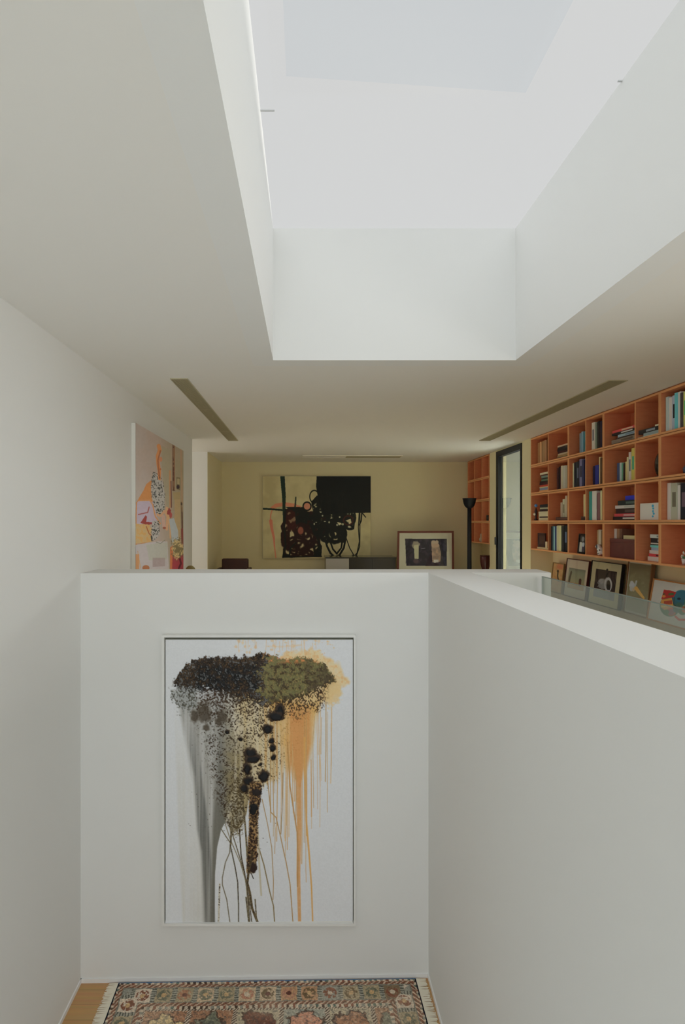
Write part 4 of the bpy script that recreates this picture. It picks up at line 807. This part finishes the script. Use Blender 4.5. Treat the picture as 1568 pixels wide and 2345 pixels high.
# ------------------------------------------------------------------ books and ornaments in the shelf boxes
CELLX = [518, 557.5, 604, 643.5, 684.3, 756.5, 813.5, 918]   # far edge of each cubby (offset at the front)
ORD = ['first', 'second', 'third', 'fourth', 'fifth', 'sixth', 'nearest']
REFB = (168, 152, 128)
_seen = {}
M_page = mat('book_pages', (0.66, 0.60, 0.46), .8)
def cell(c_, r):
    zf, zn = 1016 / CELLX[c_ - 1], 1016 / CELLX[c_]
    return zf * D - .0012 - TH * U - .002, zn * D + .0012 + TH * U + .002, EYE + (ROWH[r - 1] - .8 - TH) * U, EYE + (ROWH[r] + .8 + TH) * U + .0008
def where(c_, r): return '%s cubby from window, %s' % (ORD[c_ - 1], ROWN[r - 1]) if c_ < 7 else 'nearest cubby, %s' % ROWN[r - 1]
def uniq(l):
    assert 4 <= len(l.split()) <= 16, l
    if l in _seen: print('DUP LABEL', l)
    _seen[l] = 1; return l
def depth_of(o, xs): return xs / o * FPX * U            # metres ahead for offset o on the plane x = xs units
def rec_for(c_, pxa):
    return max(5.0, min(34.0, 1016 * ((pxa - PX0) / (CELLX[c_ - 1] + 4.5) - 1)))
def bookmesh(g, x0, x1, y0, y1, z0, z1, axis, m, label_col=None, band=None):
    """axis 'y': stands upright, thickness along y; 'z': lies flat. The spine faces -x."""
    t = .0025; x1 = min(x1, (1016 + 92) * U - .011)
    c_ = MB(); c_.box((x0, y0, z0), (x0 + t, y1, z1))
    if axis == 'y': c_.box((x0 + t, y0, z0), (x1, y0 + t, z1)).box((x0 + t, y1 - t, z0), (x1, y1, z1)); pg = ((x0 + t, y0 + t, z0 + .004), (x1 - .004, y1 - t, z1 - .004))
    else: c_.box((x0 + t, y0, z0), (x1, y1, z0 + t)).box((x0 + t, y0, z1 - t), (x1, y1, z1)); pg = ((x0 + t, y0 + .004, z0 + t), (x1 - .004, y1 - .004, z1 - t))
    c_.build('cover', m, g); MB().box(*pg).build('pages', M_page, g)
    if label_col is not None:
        b0, b1 = band or (.35, .75)
        lm = mat('spine_print', alb(label_col, REFB), .6)
        if axis == 'y':
            w_ = y1 - y0; h_ = z1 - z0; MB().box((x0 - .0006, y0 + .22 * w_, z0 + b0 * h_), (x0, y1 - .22 * w_, z0 + b1 * h_)).build('spine_title', lm, g)
        else:
            w_ = y1 - y0; h_ = z1 - z0; MB().box((x0 - .0006, y1 - b1 * w_, z0 + .25 * h_), (x0, y1 - b0 * w_, z1 - .25 * h_)).build('spine_title', lm, g)
def cm(col): return mat('book_cover', alb(col, REFB), .5, .35)
def side_ph(k, n, names, a, b):
    return None
def stand(c_, r, books, tilt=0):
    """books: (name, px_from, px_to, height share, colour, [title colour])"""
    yf, yn, zt, zb = cell(c_, r); rec = rec_for(c_, books[0][1]); xs = (1016 + rec) * U
    n = len(books)
    for k, bk in enumerate(books):
        nm, pa, pb, hf, col = bk[:5]; lc = bk[5] if len(bk) > 5 else None
        y1 = min(yf, xs / ((pa - PX0) / FPX)); y0 = max(yn, xs / ((pb - PX0) / FPX))
        if y1 - y0 < .006: print('thin', bk); y0 = y1 - .006
        if k: y1 = min(y1, last - .0006)
        last = y0
        dx = (k * 37 % 5) * .002; h = (zt - zb) * hf; dep = min(.20, .16 + .02 * (k % 3))
        L_ = books[k - 1][0] if k else None; R_ = books[k + 1][0] if k + 1 < n else None
        if L_ and R_: ph = 'between %s and %s' % (L_, R_)
        elif R_: ph = 'leftmost, beside %s' % R_
        elif L_: ph = 'rightmost, beside %s' % L_
        else: ph = 'standing alone'
        lab = uniq('%s book %s, %s' % (nm, ph, where(c_, r)))
        g = thing('book', (xs + dx, (y0 + y1) / 2, zb), lab, 'book', 'books standing in the ' + ROWN[r - 1])
        bookmesh(g, xs + dx, xs + dx + dep, y0, y1, zb, zb + h, 'y', cm(col), lc)
def pile(c_, r, books, pxr=None, z0=None, phr=''):
    """books bottom to top: (name, px_from, thickness in px, colour, [title colour])"""
    yf, yn, zt, zb = cell(c_, r); rec = rec_for(c_, min(b[1] for b in books)); xs = (1016 + rec) * U
    z = zb if z0 is None else z0; n = len(books)
    for k, bk in enumerate(books):
        nm, pa, tp, col = bk[:4]; lc = bk[4] if len(bk) > 4 else None
        y1 = min(yf, xs / ((pa - PX0) / FPX)); y0 = yn if pxr is None else max(yn, xs / ((pxr - PX0) / FPX))
        h = tp * ((y0 + y1) / 2) / FPX
        lo = books[k - 1][0] if k else None; up = books[k + 1][0] if k + 1 < n else None
        ph = 'between %s and %s' % (lo, up) if lo and up else ('at the bottom under %s' % up if up else ('on top of %s' % lo if lo else 'alone'))
        lab = uniq('%s book lying %s, %s' % (nm, ph, where(c_, r)))
        g = thing('book', (xs, (y0 + y1) / 2, z), lab, 'book', 'books piled flat in the ' + ROWN[r - 1])
        bookmesh(g, xs + (k * 29 % 4) * .003, xs + .2, y0, y1, z, z + h - .0006, 'z', cm(col), lc)
        z += h
    return z
BLK, DBR, CRM, WHT = (28, 24, 22), (58, 34, 26), (178, 162, 124), (196, 190, 174)
# top row
stand(1, 1, [('dull tan', 1231, 1235, .86, (136, 92, 52)), ('light tan', 1235, 1239, .87, (176, 128, 78)), ('dark brown', 1239, 1240.6, .80, DBR), ('olive tan', 1240.6, 1246, .87, (140, 102, 60)), ('sand', 1246, 1248.4, .89, (172, 124, 76)), ('brown', 1248.4, 1251.5, .86, (134, 92, 54))])
pile(2, 1, [('dark olive', 1273, 5, (66, 56, 40)), ('tan', 1275, 5, (142, 108, 62)), ('short beige', 1276, 4, (166, 140, 98)), ('maroon', 1275, 5, (66, 34, 28)), ('black', 1275.5, 6, BLK), ('charcoal', 1276, 4, (36, 30, 26)), ('pale tan', 1275, 4, (176, 142, 104))])
stand(3, 1, [('grey blue', 1326.5, 1330, .74, (116, 128, 118)), ('pale blue', 1330, 1334, .78, (118, 142, 146)), ('teal', 1334, 1338, .76, (58, 104, 100))])
stand(4, 1, [('cream', 1354.5, 1361.5, .90, (186, 168, 134), (110, 98, 90)), ('grey green', 1361.5, 1364.5, .88, (112, 112, 86)), ('dark green', 1364.5, 1367.5, .86, (48, 54, 40)), ('black', 1367.5, 1372, .88, BLK), ('dark plum', 1372, 1377, .86, (34, 24, 34))])
pile(5, 1, [('black', 1400, 4.5, (34, 28, 24)), ('striped taupe', 1399, 9, (120, 102, 78), (90, 74, 56)), ('dark umber', 1410, 3.5, (44, 32, 26)), ('silver', 1412, 6.5, (142, 150, 152), (110, 116, 118)), ('spotted black', 1400.5, 6, (38, 34, 28), (190, 180, 150)), ('red', 1401, 6, (190, 64, 56), (196, 150, 110))], pxr=None)
pile(6, 1, [('thin cream', 1458, 2, (176, 164, 128)), ('grey green', 1472, 7, (124, 128, 112)), ('thick black', 1457, 9.5, (26, 24, 24), (120, 118, 108)), ('small beige', 1497, 4, (176, 158, 120))])
stand(7, 1, [('pale grey', 1524, 1529.5, .89, (160, 160, 140)), ('white', 1530, 1536.5, .85, (196, 190, 180)), ('black-and-white', 1537, 1543.5, .88, (150, 146, 138), (24, 22, 22)), ('bright blue', 1543.5, 1550, .92, (92, 152, 178)), ('beige', 1550, 1556.5, .92, (188, 176, 150)), ('charcoal', 1557, 1563, .87, (66, 56, 50)), ('green-topped yellow', 1563, 1572, .88, (176, 172, 84), (80, 150, 72)), ('dark', 1572, 1580, .86, DBR)])
# second row
pile(1, 2, [('orange tan', 1234, 4.5, (190, 122, 62)), ('blue grey', 1235, 5.5, (112, 116, 118)), ('thin cream', 1233.5, 2.5, (196, 156, 104)), ('brick red', 1234, 4, (168, 58, 40)), ('dark maroon', 1235, 5, (50, 26, 26)), ('black', 1235, 4, BLK), ('moss green', 1238, 4, (74, 92, 64)), ('charcoal', 1238, 3, (40, 34, 30)), ('sage', 1239, 5, (88, 100, 80)), ('umber', 1236, 3, DBR), ('beige', 1235, 5, (172, 154, 116))])
stand(2, 2, [('dark brown', 1274.5, 1278, .83, (60, 34, 28)), ('black', 1278, 1281, .86, BLK), ('chestnut', 1281, 1283.5, .84, (86, 48, 38)), ('cream', 1283.5, 1288, .88, (168, 154, 116)), ('off white', 1288, 1293.5, .87, (160, 150, 122)), ('stone', 1293.5, 1298, .85, (148, 138, 108))])
stand(3, 2, [('thin cream', 1311, 1313, .84, (202, 172, 116)), ('black', 1313.5, 1317, .86, (22, 22, 26)), ('dark green', 1317, 1319.5, .86, (54, 60, 52)), ('patterned black', 1319.5, 1325, .87, (26, 26, 28), (84, 80, 84)), ('mauve grey', 1325, 1332, .93, (98, 88, 102), (40, 36, 44)), ('midnight blue', 1332, 1337, .88, (30, 34, 58))])
stand(4, 2, [('dark navy', 1357, 1361, .62, (26, 24, 44)), ('royal blue', 1361, 1369, .64, (36, 42, 96)), ('pale cream', 1369.5, 1373, .88, (180, 160, 110)), ('brown', 1373, 1377, .84, (84, 58, 34))])
stand(5, 2, [('slate blue', 1412.5, 1417.5, .60, (58, 72, 92)), ('pale grey', 1417.5, 1421.5, .60, (158, 164, 150)), ('green', 1421.5, 1426, .58, (84, 128, 92)), ('dark brown', 1426, 1429.5, .56, (46, 30, 20)), ('mustard', 1430, 1434.5, .60, (190, 158, 92)), ('cream', 1434.5, 1438, .72, (186, 164, 112)), ('white patterned', 1438, 1443.5, .86, (192, 182, 168), (84, 84, 78)), ('yellow-green', 1443.5, 1451, .96, (200, 178, 74), (64, 140, 96))])
# third row
stand(4, 3, [('teal', 1348.5, 1354.5, .93, (48, 112, 92)), ('thick white', 1354.5, 1364.5, .93, (182, 176, 160)), ('dark maroon', 1364.5, 1367, .84, (52, 28, 28)), ('dusty rose', 1367, 1372, .86, (112, 70, 64)), ('taupe', 1372, 1374.5, .88, (140, 122, 92)), ('cream', 1374.5, 1377.5, .92, (184, 164, 110))])
pile(5, 3, [('black-and-white', 1403.5, 8, (34, 30, 30), (186, 180, 168)), ('red', 1405.5, 7, (196, 66, 62), (180, 140, 120)), ('dark brown', 1408.5, 12, (46, 28, 22), (80, 60, 50)), ('cream', 1406, 7.5, (198, 188, 162), (160, 150, 126)), ('green black', 1414, 11, (30, 36, 32), (70, 78, 64))])
pile(5, 3, [('bright blue', 1431, 10.5, (44, 48, 220))], z0=cell(5, 3)[3] + 46 * depth_of(735, 1030) / FPX)
stand(7, 3, [('tall white', 1527.5, 1534.5, .94, (200, 198, 188)), ('stone patterned', 1534.5, 1549, .93, (150, 140, 108), (96, 86, 62)), ('white', 1549, 1556.5, .86, (208, 204, 194)), ('wide black', 1557, 1572, .90, (24, 24, 28), (90, 66, 66)), ('dark grey', 1572, 1582, .9, (50, 48, 46))])
stand(3, 3, [('pale yellow', 1335.5, 1340, .88, (190, 160, 104))])
stand(2, 3, [('pale stone', 1283, 1287, .66, (156, 136, 104)), ('rough beige', 1287, 1292, .78, (160, 148, 112), (110, 96, 66)), ('ivory', 1292, 1296, .90, (168, 150, 112))])
# bottom row
stand(2, 4, [('black', 1261, 1264, .90, (22, 20, 20)), ('grey green', 1264, 1266.5, .92, (70, 90, 84)), ('light blue', 1266.5, 1269.5, .90, (140, 162, 160)), ('navy', 1269.5, 1272.5, .90, (36, 50, 74)), ('taupe', 1272.5, 1275.5, .92, (150, 140, 112)), ('beige', 1275.5, 1279, .94, (170, 152, 104)), ('pale yellow', 1279, 1283, .94, (182, 170, 110)), ('dark olive', 1283, 1286, .90, (92, 88, 58)), ('charcoal', 1286, 1290.5, .92, (32, 28, 26)), ('black speckled', 1290.5, 1297.5, .95, (20, 20, 22), (84, 90, 96))])
stand(4, 4, [('thin tan', 1366.5, 1369, .80, (160, 128, 80)), ('cream', 1369, 1374.5, .82, (172, 156, 122)), ('olive brown', 1374.5, 1377.5, .78, (110, 82, 50))])
pile(6, 4, [('white', 1482.5, 10, (196, 192, 186)), ('red', 1484.5, 7, (190, 60, 56), (70, 36, 36)), ('pinkish white', 1485, 8, (190, 176, 168)), ('lilac blue', 1488.5, 6.5, (138, 140, 168)), ('sky blue', 1488.5, 5.5, (100, 158, 190)), ('dark green', 1488, 2.5, (30, 48, 40)), ('thin white', 1488, 3, (186, 182, 170)), ('black', 1487.5, 11, (32, 32, 30), (120, 120, 110)), ('grey white', 1488, 8.5, (166, 162, 150), (110, 108, 98))])

def spot(c_, r, px, rec):
    """a point on the floor of a cubby"""
    xs = (1016 + rec) * U; return xs, xs / ((px - PX0) / FPX), cell(c_, r)[3]
M_dk = mat('dark_stained_wood', alb((50, 30, 24), REFB), .4, .4)
# dark wooden box in the fifth cubby, with two hinges; books behind it
yf, yn, zt, zb = cell(5, 4); xs = (1016 + 17) * U; y1 = xs / ((1396.5 - PX0) / FPX); y1 = min(y1, yf); hb = 42 * y1 / FPX
g = thing('wooden_box', (xs, (yn + y1) / 2, zb), 'dark red brown wooden box filling the front of the fifth cubby, bottom row', 'box')
M_box = mat('red_brown_box_wood', alb((88, 44, 36), REFB), .45, .4, noise=.2, nscale=9)
MB().box((xs, yn + .004, zb), (xs + .036, y1, zb + hb * .8)).build('body', M_box, g, .002)
MB().box((xs - .002, yn + .003, zb + hb * .8 + .001), (xs + .038, y1 + .001, zb + hb)).build('lid', M_box, g, .002)
for hz in (.18, .84):
    MB().box((xs - .0045, yn + .02, zb + hb * hz - .008), (xs - .002 if hz > .5 else xs, yn + .045, zb + hb * hz + .012)).build('hinge', mat('copper_hinge', (.45, .2, .12), .4, .5, metal=.6), g)
ys = [(1406, 1411.5, .62, 'white', (190, 186, 176)), (1412, 1418, .60, 'tan', (130, 94, 62)), (1418, 1424, .58, 'brown', (96, 64, 44))]
xk = (1016 + 31) * U
for pa, pb, hf, nm, col in ys:
    y1_ = xk / ((pa - PX0) / FPX); y0_ = xk / ((pb - PX0) / FPX)
    g = thing('book', (xk, (y0_ + y1_) / 2, zb), uniq('%s book upright behind the dark wooden box, fifth cubby, bottom row' % nm), 'book', 'books behind the wooden box')
    bookmesh(g, xk, xk + .12, y0_, y1_, zb, zb + (zt - zb) * .86, 'y', cm(col))
y0_ = yn + .01; y1_ = xk / ((1427 - PX0) / FPX)
g = thing('book', (xk, (y0_ + y1_) / 2, zb), uniq('pale yellow box shaped book lying behind the dark wooden box, bottom row'), 'book', 'books behind the wooden box')
bookmesh(g, xk, xk + .12, y0_, y1_, zb, zb + hb * 1.19, 'z', cm((190, 158, 104)))
# white slipcase with a teal emblem, sixth cubby third row
yf, yn, zt, zb = cell(6, 3); xs = (1016 + 10) * U; y1 = xs / ((1465 - PX0) / FPX); hb = 38.5 * (yn + y1) / 2 / FPX
g = thing('slipcase', (xs, (yn + y1) / 2, zb), 'square white slipcase with teal blot standing in the sixth cubby, third row', 'box')
MB().box((xs, yn + .002, zb), (xs + .2, y1, zb + hb)).build('case', mat('white_card', alb((206, 196, 180), REFB), .7), g, .0015)
lines = MB()
for k in range(1, 9): lines.box((xs - .0005, yn + .004 + (y1 - yn) * .42, zb + hb * k / 9.3), (xs, y1 - .004, zb + hb * k / 9.3 + .0012))
lines.build('printed_lines', mat('faint_print', alb((170, 164, 152), REFB), .7), g)
bl = MB()
for q, (cy, cz, ry, rz) in enumerate([(.40, .82, .055, .10), (.38, .66, .05, .07), (.39, .50, .04, .09), (.36, .36, .05, .08), (.40, .20, .045, .07)]):
    bl.ball((xs, yn + (y1 - yn) * cy, zb + hb * cz), (.001, (y1 - yn) * ry, hb * rz * .9), 10, 6)
bl.build('teal_mark', mat('teal_print', alb((60, 130, 146), REFB), .7), g)
# black disc-shaped sculpture, sixth cubby second row
xs, yy, zb = spot(6, 2, 1504.5, 16); hb = 55 * yy / FPX
g = thing('sculpture', (xs + .03, yy, zb), 'black oval sculpture half hidden in the sixth cubby, second row', 'sculpture')
MB().ball((xs + .03, yy + .012, zb + .006 + hb / 2), (.03, 10.5 * yy / FPX * 1.6, hb / 2), 28, 16).build('disc', mat('black_gloss', (.008, .008, .012), .15, .7), g)
MB().box((xs + .005, yy - .02, zb), (xs + .06, yy + .04, zb + .012)).build('foot', M_dk, g)
# nearest cubby second row: grey object
xs, yy, zb = spot(7, 2, 1572, 30)
MB().lathe((xs + .03, yy, zb), [(.03, 0), (.05, .01), (.055, .05), (.03, .09), (.02, .11), (.026, .12)], 18).build('stone_vase', mat('dark_grey_stone', alb((70, 74, 76), REFB), .5, noise=.4, nscale=30), None, label='dark grey stone vase in the nearest cubby, second row', cat='vase')
# first cubby third row: box, dark books, blue ball, small figurine
yf, yn, zt, zb = cell(1, 3); xs = (1016 + 16) * U; y1 = xs / ((1233 - PX0) / FPX); y1 = min(yf - .05, y1); hb = 20 * y1 / FPX
g = thing('card_box', (xs, (yn + y1) / 2, zb), 'cream card box under dark books in the first cubby, third row', 'box')
MB().box((xs, yn + .002, zb), (xs + .2, y1, zb + hb * .78)).build('body', mat('cream_card', alb((176, 156, 112), REFB), .7), g, .001)
MB().box((xs - .002, yn + .001, zb + hb * .78 + .001), (xs + .2, y1 + .001, zb + hb)).build('lid', mat('cream_card', alb((170, 150, 108), REFB), .7), g, .001)
MB().box((xs - .001, yn + .03, zb + hb * .3), (xs, y1 - .03, zb + hb * .45)).build('label_mark', M_dk, g)
z = zb + hb + .0005
for nm, t_, col in (('dark brown', 5.5, (36, 20, 20)), ('beige', 3.5, (138, 124, 88)), ('blackish', 7, (26, 26, 26))):
    h = t_ * y1 / FPX
    g = thing('book', (xs, (yn + y1) / 2, z), uniq('%s book lying on the cream card box, first cubby, third row' % nm), 'book', 'books on the card box')
    bookmesh(g, xs + .004, xs + .19, yn + .002, y1 - .03, z, z + h - .0006, 'z', cm(col)); z += h
zball = cell(1, 3)[3]
g = thing('globe_figure', (xs - .025, y1 + .02, zb), 'small blue ball on a dark figure in the first cubby, third row', 'figurine')
yb_ = yf - .035; hb_ = (1190 - 1156) * yb_ / FPX
MB().lathe((xs, yb_, zb), [(.022, 0), (.024, .01), (.012, .03), (.016, hb_ * .5), (.02, hb_ * .62), (.008, hb_ * .78), (.006, hb_ * .86)], 14).build('stand', M_dk, g)
MB().ball((xs, yb_, zb + hb_), .021, 16, 10).build('ball', mat('blue_glaze', alb((70, 110, 142), REFB), .3), g)
MB().ball((xs - .02, yb_ + .002, zb + hb_ * .42), (.014, .018, .018), 12, 8).build('pale_bead', mat('ivory_bead', alb((186, 160, 120), REFB), .5), g)
# second cubby third row: brown tray-like book lying in front
xs, yy, zb = spot(2, 3, 1284, 7)
g = thing('wooden_tray', (xs, yy, zb), 'low dark brown carved block before beige books, second cubby, third row', 'ornament')
ya, yb2 = cell(2, 3)[1] + .004, min(cell(2, 3)[0], xs / ((1272 - PX0) / FPX))
MB().box((xs, ya, zb), (xs + .035, yb2, zb + .036)).build('block', M_dk, g, .002)
MB().box((xs - .001, ya + .02, zb + .01), (xs, yb2 - .02, zb + .026)).build('carved_panel', mat('worn_wood', alb((90, 60, 44), REFB), .6), g)
# third cubby, third row: small dark box
xs, yy, zb = spot(3, 3, 1334, 8)
g = thing('trinket_box', (xs, yy, zb), 'tiny dark brown trinket box in the third cubby, third row', 'box')
yq = xs / ((1340 - PX0) / FPX); yq2 = xs / ((1330 - PX0) / FPX); yq = max(yq, cell(3, 3)[1])
MB().box((xs, yq, zb), (xs + .022, yq2, zb + .030)).build('body', M_dk, g, .002)
MB().box((xs - .001, yq - .0005, zb + .031), (xs + .023, yq2 + .001, zb + .040)).build('lid', M_dk, g, .002)
# first cubby bottom row: dark carved frame standing on a cream slab
yf, yn, zt, zb = cell(1, 4); xs = (1016 + 14) * U; ya = xs / ((1247.5 - PX0) / FPX); yb2 = min(yf - .02, xs / ((1230.5 - PX0) / FPX))
MB().box((xs - .005, yn + .004, zb), (xs + .12, yb2, zb + .022)).build('slab', mat('cream_stone', alb((176, 150, 104), REFB), .7), None, label='thin cream slab lying in the first cubby, bottom row', cat='slab')
g = thing('carved_frame', (xs, (ya + yb2) / 2, zb + .022), 'dark carved wooden frame on the cream slab, first cubby, bottom row', 'picture frame')
h = .185; z0 = zb + .0225; f = MB(); w_ = .028
f.box((xs, ya, z0), (xs + .018, ya + w_, z0 + h)).box((xs, yb2 - w_, z0), (xs + .018, yb2, z0 + h)).box((xs, ya + w_, z0), (xs + .018, yb2 - w_, z0 + w_)).box((xs, ya + w_, z0 + h - w_), (xs + .018, yb2 - w_, z0 + h)); f.build('frame', M_dk, g, .003)
MB().box((xs + .008, ya + w_, z0 + w_), (xs + .014, yb2 - w_, z0 + h - w_)).build('panel', mat('umber_panel', alb((70, 44, 32), REFB), .6, noise=.4, nscale=25), g)
yv = xs / ((1252 - PX0) / FPX)
MB().box((xs, max(yn + .005, yv), zb + .0225), (xs + .05, ya - .008, zb + .1)).build('cream_block', mat('cream_stone', alb((180, 154, 110), REFB), .7), None, bevel=.002, label='short cream block beside the carved frame, first cubby, bottom row', cat='block')
# third cubby bottom row: black-framed photograph
yf, yn, zt, zb = cell(3, 4); xs = (1016 + 8) * U; ya = max(yn + .002, xs / ((1338.5 - PX0) / FPX)); yb2 = xs / ((1321 - PX0) / FPX); zh = zb + 45 * yb2 / FPX
def smallphoto(c, S, T):
    c.ell(.5, .22, .22, .16, (120, 112, 100), 1, .2); c.mix(((T > .42) & (S < .45)) * 1.0, (176, 168, 150)); c.mix(((T > .42) & (S >= .45)) * 1.0, (60, 50, 60)); c.ell(.62, .55, .2, .14, (170, 164, 150), .9, .2)
def canvas01(fn):
    def w_(c, S, T): c.X, c.Y = S, T; fn(c, S, T)
    return w_
leaning('framed_photo', 'small black framed photograph standing in the third cubby, bottom row', 'picture', (xs + .02, yb2, zh), (xs + .02, ya, zh), (xs, yb2, zb + .0005), .02, .014, W_blk, canvas01(smallphoto), None, (44, 38, 36), REFB, 40, 60)
# fourth cubby bottom row: white ceramic dog with grey spots
xs, yy, zb = spot(4, 4, 1369, 9); zb += .002; k = 27 * yy / FPX / .066
g = thing('dog_figurine', (xs + .03, yy, zb), 'white ceramic sitting dog with dark spots in the fourth cubby, bottom row', 'figurine')
M_cer = mat('white_ceramic', alb((198, 192, 176), REFB), .3, .5)
bx, by = xs + .03, yy
d_ = MB()
for c3, r3 in [((0, 0, .020), (.020, .022, .020)), ((-.004, .006, .034), (.015, .015, .018)), ((-.008, .012, .052), (.013, .013, .012)), ((-.012, .023, .048), (.008, .010, .007)), ((-.004, .018, .012), (.006, .007, .013)), ((.006, .018, .012), (.006, .007, .013)), ((-.014, -.010, .008), (.010, .013, .008)), ((.014, -.010, .008), (.010, .013, .008)), ((0, -.024, .012), (.005, .012, .005))]:
    d_.ball((bx + c3[0] * k, by + c3[1] * k, zb + c3[2] * k), tuple(q * k for q in r3), 16, 10)
o = d_.build('body', M_cer, g); rm = o.modifiers.new('fuse', 'REMESH'); rm.mode = 'VOXEL'; rm.voxel_size = .0022; rm.use_smooth_shade = True
for sgn in (-1, 1):
    MB().ball((bx - .008 * k + sgn * .011 * k, by + .010 * k, zb + .050 * k), (.004 * k, .006 * k, .011 * k), 10, 7).build('ear', mat('dark_glaze', alb((70, 66, 60), REFB), .3), g)
MB().ball((bx - .0125 * k, by + .034 * k - .001, zb + .049 * k), .003 * k, 8, 6).build('nose', mat('dark_glaze', alb((70, 66, 60), REFB), .3), g)
for a_, b2, c2 in ((-.0185, .002, .024), (-.014, -.012, .030), (-.018, .010, .038), (-.022, -.012, .010)):
    MB().ball((bx + a_ * k * .98, by + b2 * k, zb + c2 * k), (.0035 * k, .005 * k, .0045 * k), 8, 6).build('spot', mat('dark_glaze', alb((70, 66, 60), REFB), .3), g)
# nearest cubby bottom row: white flowers in white pots
for q, (px, hp, lab) in enumerate([(1557, 13, 'left white pot of pale flowers in the nearest cubby, bottom row'), (1569, 13, 'right white pot of pale flowers in the nearest cubby, bottom row')]):
    xs, yy, zb = spot(7, 4, px, 22); s_ = yy / FPX; R = random.Random(q + 4)
    g = thing('potted_flower', (xs + .03, yy, zb), lab, 'potted plant', 'potted flowers in the nearest cubby')
    cx_ = xs + .03
    MB().lathe((cx_, yy, zb), [(3.4 * s_, 0), (4.2 * s_, hp * s_ * .5), (4.8 * s_, hp * s_), (4.0 * s_, hp * s_), (3.6 * s_, hp * s_ * .8), (0, hp * s_ * .75)], 20).build('pot', mat('white_glaze', alb((196, 192, 180), REFB), .3, .5), g)
    lf = MB(); st_ = MB(); fl = MB(); ce = MB()
    for i in range(9):
        a_ = R.uniform(0, 6.28); L_ = R.uniform(6, 11) * s_; h_ = R.uniform(12, 30) * s_
        tip = Vector((cx_ + math.cos(a_) * L_ * .7, yy + math.sin(a_) * L_, zb + h_))
        st_.tube((cx_, yy, zb + hp * s_ * .8), tip, .0011, .0008, 6)
        for j in range(5):
            b_ = j * 1.2566 + a_; rr = 2.6 * s_
            fl.ball(tip + Vector((-.002, math.cos(b_) * rr * .7, math.sin(b_) * rr * .7)), (.002, rr * .62, rr * .62), 8, 5)
        ce.ball(tip + Vector((-.004, 0, 0)), .0022, 8, 5)
    for i in range(6):
        a_ = R.uniform(0, 6.28); v_ = Vector((math.cos(a_) * .7, math.sin(a_), 0)); p = Vector((cx_, yy, zb + hp * s_ * .8)); w_ = Vector((-v_.y, v_.x, 0)) * 1.6 * s_
        m1 = p + v_ * 4 * s_ + Vector((0, 0, 7 * s_)); e_ = p + v_ * 9 * s_ + Vector((0, 0, 9 * s_))
        lf.add([p, m1 - w_, e_, m1 + w_, m1 + Vector((0, 0, .0015))], [(0, 1, 4), (1, 2, 4), (2, 3, 4), (3, 0, 4), (3, 2, 1, 0)])
    st_.build('stems', mat('green_stem', alb((84, 110, 60), REFB), .6), g); lf.build('leaves', mat('green_leaf', alb((76, 118, 72), REFB), .5), g)
    fl.build('petals', mat('white_petal', alb((206, 202, 184), REFB), .6), g); ce.build('flower_centres', mat('yellow_centre', alb((190, 160, 80), REFB), .6), g)
